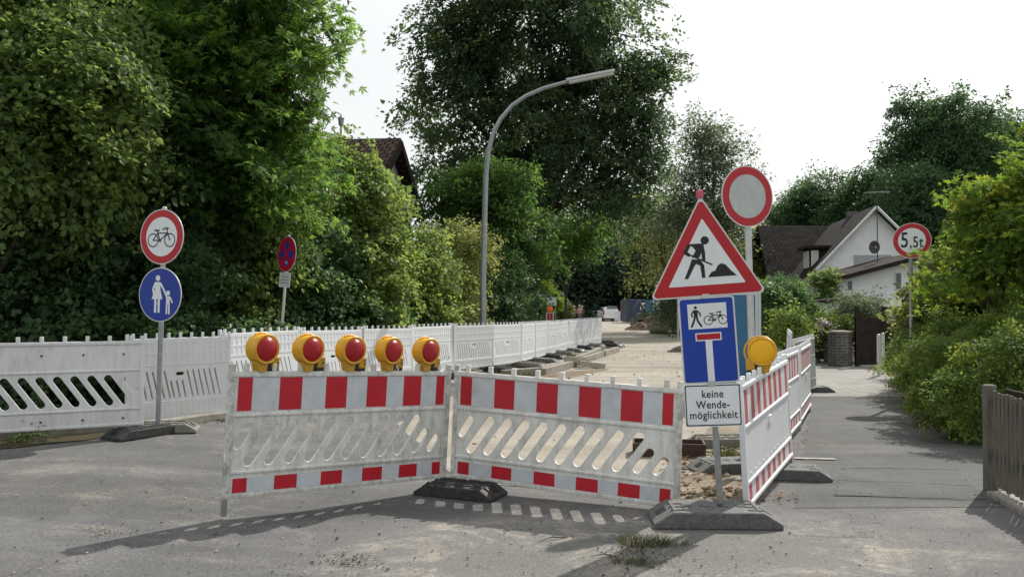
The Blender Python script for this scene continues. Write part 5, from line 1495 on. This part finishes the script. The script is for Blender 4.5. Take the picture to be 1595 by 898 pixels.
# trees on the right behind the house
for i, (nm, lab, px, py, Y, rx, ry, n) in enumerate((
    ('poplar_tree', 'tall tree left of the pair above the weight limit sign', 1425, 235, 68, 42, 85, 420),
    ('poplar_tree', 'tallest tree above the weight limit sign', 1490, 225, 66, 58, 72, 620),
    ('poplar_tree', 'tall tree at the right edge, lower than its neighbour', 1565, 240, 70, 42, 55, 400),
    ('poplar_tree', 'dark tree just right of the aerial mast', 1430, 330, 62, 55, 60, 520),
    ('round_tree', 'dark pointed tree above the ridge of the white house', 1345, 315, 74, 42, 45, 380),
    ('round_tree', 'wide tree above the dark rear roof', 1268, 322, 78, 52, 40, 420),
    ('round_tree', 'low tree peeping out left above the rear roof', 1215, 352, 82, 26, 22, 160),
    ('round_tree', 'shaded tree behind the maple bush at the right edge', 1545, 345, 60, 60, 60, 420))):
    tree(nm, lab, 'tree', (X(px, Y), Y, 0), [lobe(px, py, Y, rx, ry), lobe(px - rx * .45, py + ry * .4, Y, rx * .6, ry * .55), lobe(px + rx * .4, py + ry * .35, Y, rx * .62, ry * .6), lobe(px + rx * .1, py - ry * .55, Y, rx * .55, ry * .4), lobe(px, py + ry, Y, rx * .7, ry * .4)],
         int(n * 2.2), 26, .42, .24, 'far', 330 + i, .3, bark='bark_dark', group='tall trees behind the houses', inner=.15, power=.5, spray=.16, ntwig=40)
# woodland at the horizon as one mass
g = np.random.default_rng(77)
lb = [(x, 210 + 30 * math.sin(x * .05), 5 + g.random() * 3, 14, 8, 7 + g.random() * 3) for x in np.linspace(-190, 230, 34)]
o, _ = crown('woodland', lb, 4200, 16, 2.2, 1.7, L['far'], 78, origin=(0, 0, 0), zmin=0.2)
tag(o, 'distant belt of woodland along the horizon', 'woodland', kind='stuff')
# bushes at the white house
bush('round_bush', 'large rounded green bush left of the brick pier', 'shrub', (X(1225, 24), 24, 0), [lobe(1203, 476, 24, 30, 32), lobe(1232, 482, 24, 24, 26), lobe(1216, 456, 24.5, 24, 16)], 620, 32, .13, .09, 'shrub', 340, None, bias=.15)
bush('small_bush', 'small light bush in front of the rounded green bush', 'shrub', (X(1234, 21.5), 21.5, 0), [lobe(1234, 500, 21.5, 17, 15)], 120, 28, .13, .075, 'hedge', 341, None)
bush('flower_bush', 'low bush with pink blossoms above the slatted fence', 'shrub', (X(1275, 23.8), 23.8, 0), [lobe(1262, 508, 23.8, 20, 12), lobe(1290, 506, 24, 25, 12)], 220, 28, .14, .07, 'hedge', 342, None)
bl = thing('blossom', 'cluster of pink blossoms on the low bush', 'blossom', (X(1276, 23.4), 23.4, 0))
bpy.data.objects.remove(bl)
o, _ = crown('pink_blossoms', [lobe(1276, 505, 23.35, 9, 5)], 16, 18, .07, .05, L['flower'], 343, origin=(0, 0, 0)); tag(o, 'cluster of pink blossoms over the slatted fence', 'blossoms')
bush('lilac_bush', 'bush with pale flower spikes over the dark gate', 'shrub', (X(1335, 24.6), 24.6, 0), [lobe(1320, 492, 24.6, 28, 20), lobe(1350, 490, 24.6, 26, 24), lobe(1340, 515, 24.2, 28, 20)], 420, 24, .17, .075, 'pale', 344, None, bias=-.1)
o, _ = crown('wall_ivy', [lobe(1287, 448, 34.1, 11, 20), lobe(1283, 432, 34.1, 14, 6), lobe(1296, 430, 34.1, 14, 5)], 260, 20, .09, .09, L['hazel'], 345, origin=(0, 0, 0), inner=.0, zmin=1.5); tag(o, 'green ivy hanging from the annexe roof corner', 'ivy')
# right hedge
hz = [(5.65, 10.0, .55, .66, .5, .62), (6.2, 10.0, .60, .7, .55, .74), (6.0, 11.0, .62, .66, .7, .72), (6.7, 11.0, .7, .9, .8, .78), (6.5, 12.2, .62, .62, .8, .66), (7.2, 12.6, .75, .9, .9, .78), (7.15, 13.8, .60, .55, .9, .64), (7.8, 14.4, .75, .9, .9, .78), (7.75, 15.5, .55, .5, .9, .58), (8.4, 16.6, .6, .6, .9, .6), (8.5, 17.8, .5, .38, .7, .5), (7.2, 10.0, .74, .9, .55, .86), (8.0, 11.8, .85, 1.2, 1.0, .95), (8.0, 10.0, .76, .9, .55, .9)]
bush('clipped_hedge', 'rounded yellow-green hedge along the right side of the footpath', 'hedge', (6.2, 11.2, 0), hz, 5200, 36, .075, .042, 'hedge', 350, None, 'kite', .03, inner=.7, power=.6, spray=.03, zmin=.02, up=.5, bias=-.02, macro=6, spread=1.4)
bush('wild_shrub', 'loose grey-green shrub behind the hedge by the weight limit sign', 'shrub', (8.2, 15.0, 0), [lobe(1468, 460, 15.5, 34, 45), lobe(1510, 440, 14.8, 45, 55), lobe(1560, 450, 14, 60, 60), lobe(1440, 492, 16, 26, 24)], 1100, 32, .11, .07, 'olive', 351, None, 'hex', bias=-.12)
tree('field_maple', 'yellow-green young maple at the right edge above the hedge', 'tree', (X(1555, 13), 13, 0), [lobe(1560, 335, 12.6, 38, 62), lobe(1512, 335, 12.8, 22, 42), lobe(1592, 275, 12.6, 26, 42), lobe(1535, 395, 12.6, 42, 42), lobe(1490, 395, 13, 20, 22), lobe(1580, 420, 12.2, 50, 45), lobe(1505, 440, 12.8, 30, 30), lobe(1615, 360, 12, 45, 90)],
     500, 18, .115, .085, 'yellow', 352, .05, shape='lobed', inner=.2, power=.6, group=GT, spray=.2, flat=.25, ntwig=160, macro=7, spread=2.0)

# grass tufts and weeds
def tuft(lab, px, py, n, r, h_, seed, dy=0, mat='grass'):
    q = G(px, py); g = np.random.default_rng(seed)
    a = g.random(n) * 2 * PI; rr = r * np.sqrt(g.random(n))
    pos = np.stack([rr * np.cos(a), rr * np.sin(a) * .7, np.zeros(n)], 1)
    dr = np.stack([np.cos(a) * .55 + g.normal(size=n) * .35, np.sin(a) * .55 + g.normal(size=n) * .35, .35 + g.random(n)], 1); dr /= np.linalg.norm(dr, axis=1, keepdims=True)
    nr = np.cross(dr, unit(g, n))
    o = leaf_mesh('grass_tuft', pos, nr, dr, h_ * (.5 + .8 * g.random(n)), .4 + .3 * g.normal(size=n), L[mat], 'blade')
    o.location = (q.x, q.y, gz(q.x) + .003); tag(o, lab, 'grass tuft', 'weeds growing in the asphalt'); return o
tuft('dark grass tuft left of the signpost foot', 1003, 846, 620, .17, .055, 1)
tuft('small yellowish tuft right in front of the signpost foot', 1048, 848, 260, .11, .035, 2)
tuft('lowest grass tuft, nearest the bottom edge', 982, 876, 300, .12, .042, 3)
tuft('tiny tuft right of the lowest tuft', 1010, 880, 120, .08, .035, 4)
tuft('light green weed in the dirt behind the signpost', 1131, 718, 220, .10, .16, 5)
tuft('small weed at the foot of the trough', 1112, 774, 120, .07, .08, 6)
q = G(68, 690)
bush('weed_plant', 'leafy green weed growing out under the plain left panel', 'weed', (q.x, q.y + .05, gz(q.x)), [(q.x, q.y + .05, gz(q.x) + .08, .14, .10, .07), (q.x - .16, q.y + .08, gz(q.x) + .06, .10, .08, .05)], 30, 12, .03, .035, 'shrub', 360, None, 'hex', .004, zmin=gz(q.x) + .02, bias=.3)
strip('soil_strip', [G(-60, 712).xy, G(0, 700).xy, G(110, 688).xy, G(200, 678).xy, G(250, 668).xy], [G(-60, 680).xy, G(0, 672).xy, G(110, 668).xy, G(200, 664).xy, G(262, 661).xy], .009, M['earth'], nx=6, step=.15, jag=.03, seed=9)
tuft('grass tuft on the soil below the curving barriers', 873, 562, 500, .45, .25, 8)
tuft('yellowish grass at the nearest kerbstone', 800, 590, 400, .5, .18, 9)
tuft('grass patch at the far right edge of the sandy road', 1048, 520, 700, 1.3, .35, 10)
# pebbles and crumbs: loose stuff
def scatter(name, lab, cat, n, fn, smin, smax, mats, seed):
    g = np.random.default_rng(seed); bm_v = []; bm_f = []
    ico = [(0, 0, 1), (.9, 0, .4), (.28, .85, .4), (-.72, .52, .4), (-.72, -.52, .4), (.28, -.85, .4), (.7, .5, -.3), (-.3, .8, -.3), (-.9, 0, -.3), (-.3, -.8, -.3), (.7, -.5, -.3)]
    fc = [(0, 1, 2), (0, 2, 3), (0, 3, 4), (0, 4, 5), (0, 5, 1), (1, 6, 2), (2, 6, 7), (2, 7, 3), (3, 7, 8), (3, 8, 4), (4, 8, 9), (4, 9, 5), (5, 9, 10), (5, 10, 1), (1, 10, 6)]
    mi = []
    for i in range(n):
        x, y = fn(g); s = smin + (smax - smin) * g.random() ** 4; k = len(bm_v)
        a = g.random() * 6.28; ca, sa = math.cos(a), math.sin(a); e = .6 + .6 * g.random(3)
        for v in ico:
            j = 1 + (g.random() - .5) * .4
            X_, Y_, Z_ = v[0] * e[0] * s * j, v[1] * e[1] * s * j, v[2] * e[2] * s * .7
            bm_v.append((x + X_ * ca - Y_ * sa, y + X_ * sa + Y_ * ca, gz(x) + .008 + max(-.002, Z_ + s * .25)))
        bm_f += [tuple(q + k for q in f) for f in fc]; mi += [int(g.integers(len(mats)))] * len(fc)
    me = bpy.data.meshes.new(name); me.from_pydata(bm_v, [], bm_f)
    for m_ in mats: me.materials.append(m_)
    me.polygons.foreach_set('material_index', mi)
    tag(link(name, me), lab, cat, kind='stuff')
st_d = simple('dark_crumb', (.05, .045, .04), .9); st_l = simple('pale_crumb', (.36, .33, .28), .9)
scatter('gravel', 'loose pebbles and crumbs strewn over the near asphalt', 'gravel', 800, lambda g: (lambda p: (p.x, p.y))(G(g.uniform(420, 1230), 730 + 190 * g.random() ** .7)), .002, .013, [M['stone'], st_d, st_l], 1)
scatter('gravel', 'fine grit strewn over the left lane', 'gravel', 420, lambda g: (lambda p: (p.x, p.y))(G(g.uniform(-40, 480), 700 + 200 * g.random())), .003, .012, [M['stone'], st_d, st_l], 2)
scatter('gravel', 'broken stones in the dirt between signpost and amber lamp panel', 'gravel', 900, lambda g: (lambda t: (1.35 + t * 1.5 + g.normal() * .22, 6.9 + t * 3.5))(g.random()), .006, .045, [M['stone'], M['soil'], st_l], 3)
scatter('gravel', 'grit on the right footpath', 'gravel', 260, lambda g: (lambda p: (p.x, p.y))(G(g.uniform(1200, 1560), 640 + 258 * g.random())), .003, .010, [M['stone'], st_d, st_l], 4)
scatter('gravel', 'stones and clods on the sandy roadway', 'gravel', 700, lambda g: (lambda t: (-.6 + t * 3.4 + g.random() * 4.2, 9 + t * 26))(g.random()), .006, .035, [M['stone'], st_l, st_l], 5)
scatter('gravel', 'earth clods at the kerb under the left panels', 'gravel', 500, lambda g: (lambda t: (-6.3 + 2.6 * t + g.normal() * .15, 9.1 + 1.7 * t + g.normal() * .12))(g.random()), .008, .04, [M['soil'], st_d], 6)
scatter('gravel', 'soil crumbs gathered around the grass tufts', 'gravel', 500, lambda g: (lambda p: (p.x, p.y))(G(1005 + g.normal() * 38, 862 + g.normal() * 15)), .003, .012, [M['soil'], st_d], 8)
scatter('gravel', 'brown clods on the asphalt at the bottom centre', 'gravel', 160, lambda g: (lambda p: (p.x, p.y))(G(540 + g.normal() * 28, 874 + g.normal() * 6)), .003, .014, [M['soil'], st_d], 9)
scatter('gravel', 'pale chips strewn left of the barrier shadow', 'gravel', 170, lambda g: (lambda p: (p.x, p.y))(G(175 + g.normal() * 26, 829 + g.normal() * 5)), .003, .010, [st_l, M['stone']], 10)
# dry leaves in the dirt
g = np.random.default_rng(5); n = 260
pos = np.stack([1.4 + g.random(n) * 1.0, 6.9 + g.random(n) * 1.9, np.full(n, .02) + g.random(n) * .015], 1)
o = leaf_mesh('leaf_litter', pos, np.array([0, 0, 1.]) + g.normal(size=(n, 3)) * .4, unit(g, n), .03 + .04 * g.random(n), g.random(n), L['dry']); tag(o, 'dry brown leaves in the dirt behind the signpost', 'leaf litter', kind='stuff')
g = np.random.default_rng(6); n = 420
t_ = g.random(n) ** .8; px_ = 5.15 + t_ * 2.1 + g.normal(size=n) * .13; py_ = 9.75 + t_ * 6.2 + g.normal(size=n) * .16
pos = np.stack([px_, py_, np.full(n, .016) + g.random(n) * .012], 1)
o = leaf_mesh('leaf_litter', pos, np.array([0, 0, 1.]) + g.normal(size=(n, 3)) * .3, unit(g, n), .02 + .03 * g.random(n), g.random(n), L['dry']); tag(o, 'dry leaves along the foot of the clipped hedge', 'leaf litter', kind='stuff')
# twigs
for i, (a, b, lab) in enumerate((((880, 838), (838, 845), 'dry twig on the asphalt, left of two'), ((960, 868), (920, 868), 'dry stalk on the asphalt near the grass tufts'))):
    A_, B_ = G(*a), G(*b); mb = MB(); mid = A_.lerp(B_, .5) + Vector((0, .02, .02)); mb.tube([A_ + Vector((0, 0, .008)), mid, B_ + Vector((0, 0, .008))], [.005, .004, .002], 5)
    mb.tube([mid, mid + Vector((.05, .05, .01))], [.003, .001], 4); tag(mb.build('twig', M['bark']), lab, 'twig')

# ---------------------------------------------------------------- light, sky, camera
az, el = R(37), R(43)
sd = Vector((math.sin(az) * math.cos(el), math.cos(az) * math.cos(el), math.sin(el)))
ld = bpy.data.lights.new('sun', 'SUN'); ld.energy = 3.0; ld.angle = R(.6); ld.color = (1, .95, .87)
lo = bpy.data.objects.new('sun', ld); col.objects.link(lo); lo.rotation_euler = sd.to_track_quat('Z', 'Y').to_euler(); lo.location = (0, 0, 40)
wd = bpy.data.worlds.new('World'); scene.world = wd; wd.use_nodes = True
nt = wd.node_tree; nt.nodes.clear(); q = N(nt)
sky = q.n('TexSky', sky_type='NISHITA'); sky.sun_disc = False; sky.sun_elevation = el; sky.sun_rotation = az
sky.air_density = 1.0; sky.dust_density = 6.0; sky.ozone_density = 1.0; sky.altitude = 50
hs = q.n('HueSaturation'); hs.inputs['Saturation'].default_value = .28; q.l(sky.outputs[0], hs.inputs['Color'])
# thin high haze: part of the sky light is an even white veil
cl = q.noise(q.coord('Generated', (1, 1, 2.5)), 1.6, 5, .55, .4)
vl = q.mix(q.ramp(cl, [(.3, 0), (.7, 1)]), (5.6, 5.9, 6.1), (6.4, 6.6, 6.6))
veil = q.mix(.78, hs.outputs[0], vl)
bg = q.n('Background'); bg.inputs[1].default_value = .095; q.l(veil, bg.inputs[0])
wo = q.n('OutputWorld'); q.l(bg.outputs[0], wo.inputs[0])
cd = bpy.data.cameras.new('camera'); cam = bpy.data.objects.new('camera', cd); col.objects.link(cam)
cd.sensor_width = 36; cd.lens = 36 * F / 1595; cd.clip_end = 4000; cd.clip_start = .1
cam.location = (0, 0, H); cam.rotation_euler = (R(90) + PITCH, 0, 0); scene.camera = cam
vs_ = scene.view_settings; scene.display_settings.display_device = 'sRGB'
vs_.view_transform = 'Standard'; vs_.look = 'None'; vs_.gamma = 1; vs_.exposure = .70; vs_.use_curve_mapping = False
cy = scene.cycles; cy.max_bounces = 9; cy.diffuse_bounces = 5; cy.glossy_bounces = 2; cy.transmission_bounces = 5; cy.transparent_max_bounces = 8
cy.use_denoising = True
try: cy.denoiser = 'OPENIMAGEDENOISE'
except Exception: pass
cy.caustics_reflective = False; cy.caustics_refractive = False; cy.sample_clamp_indirect = 6
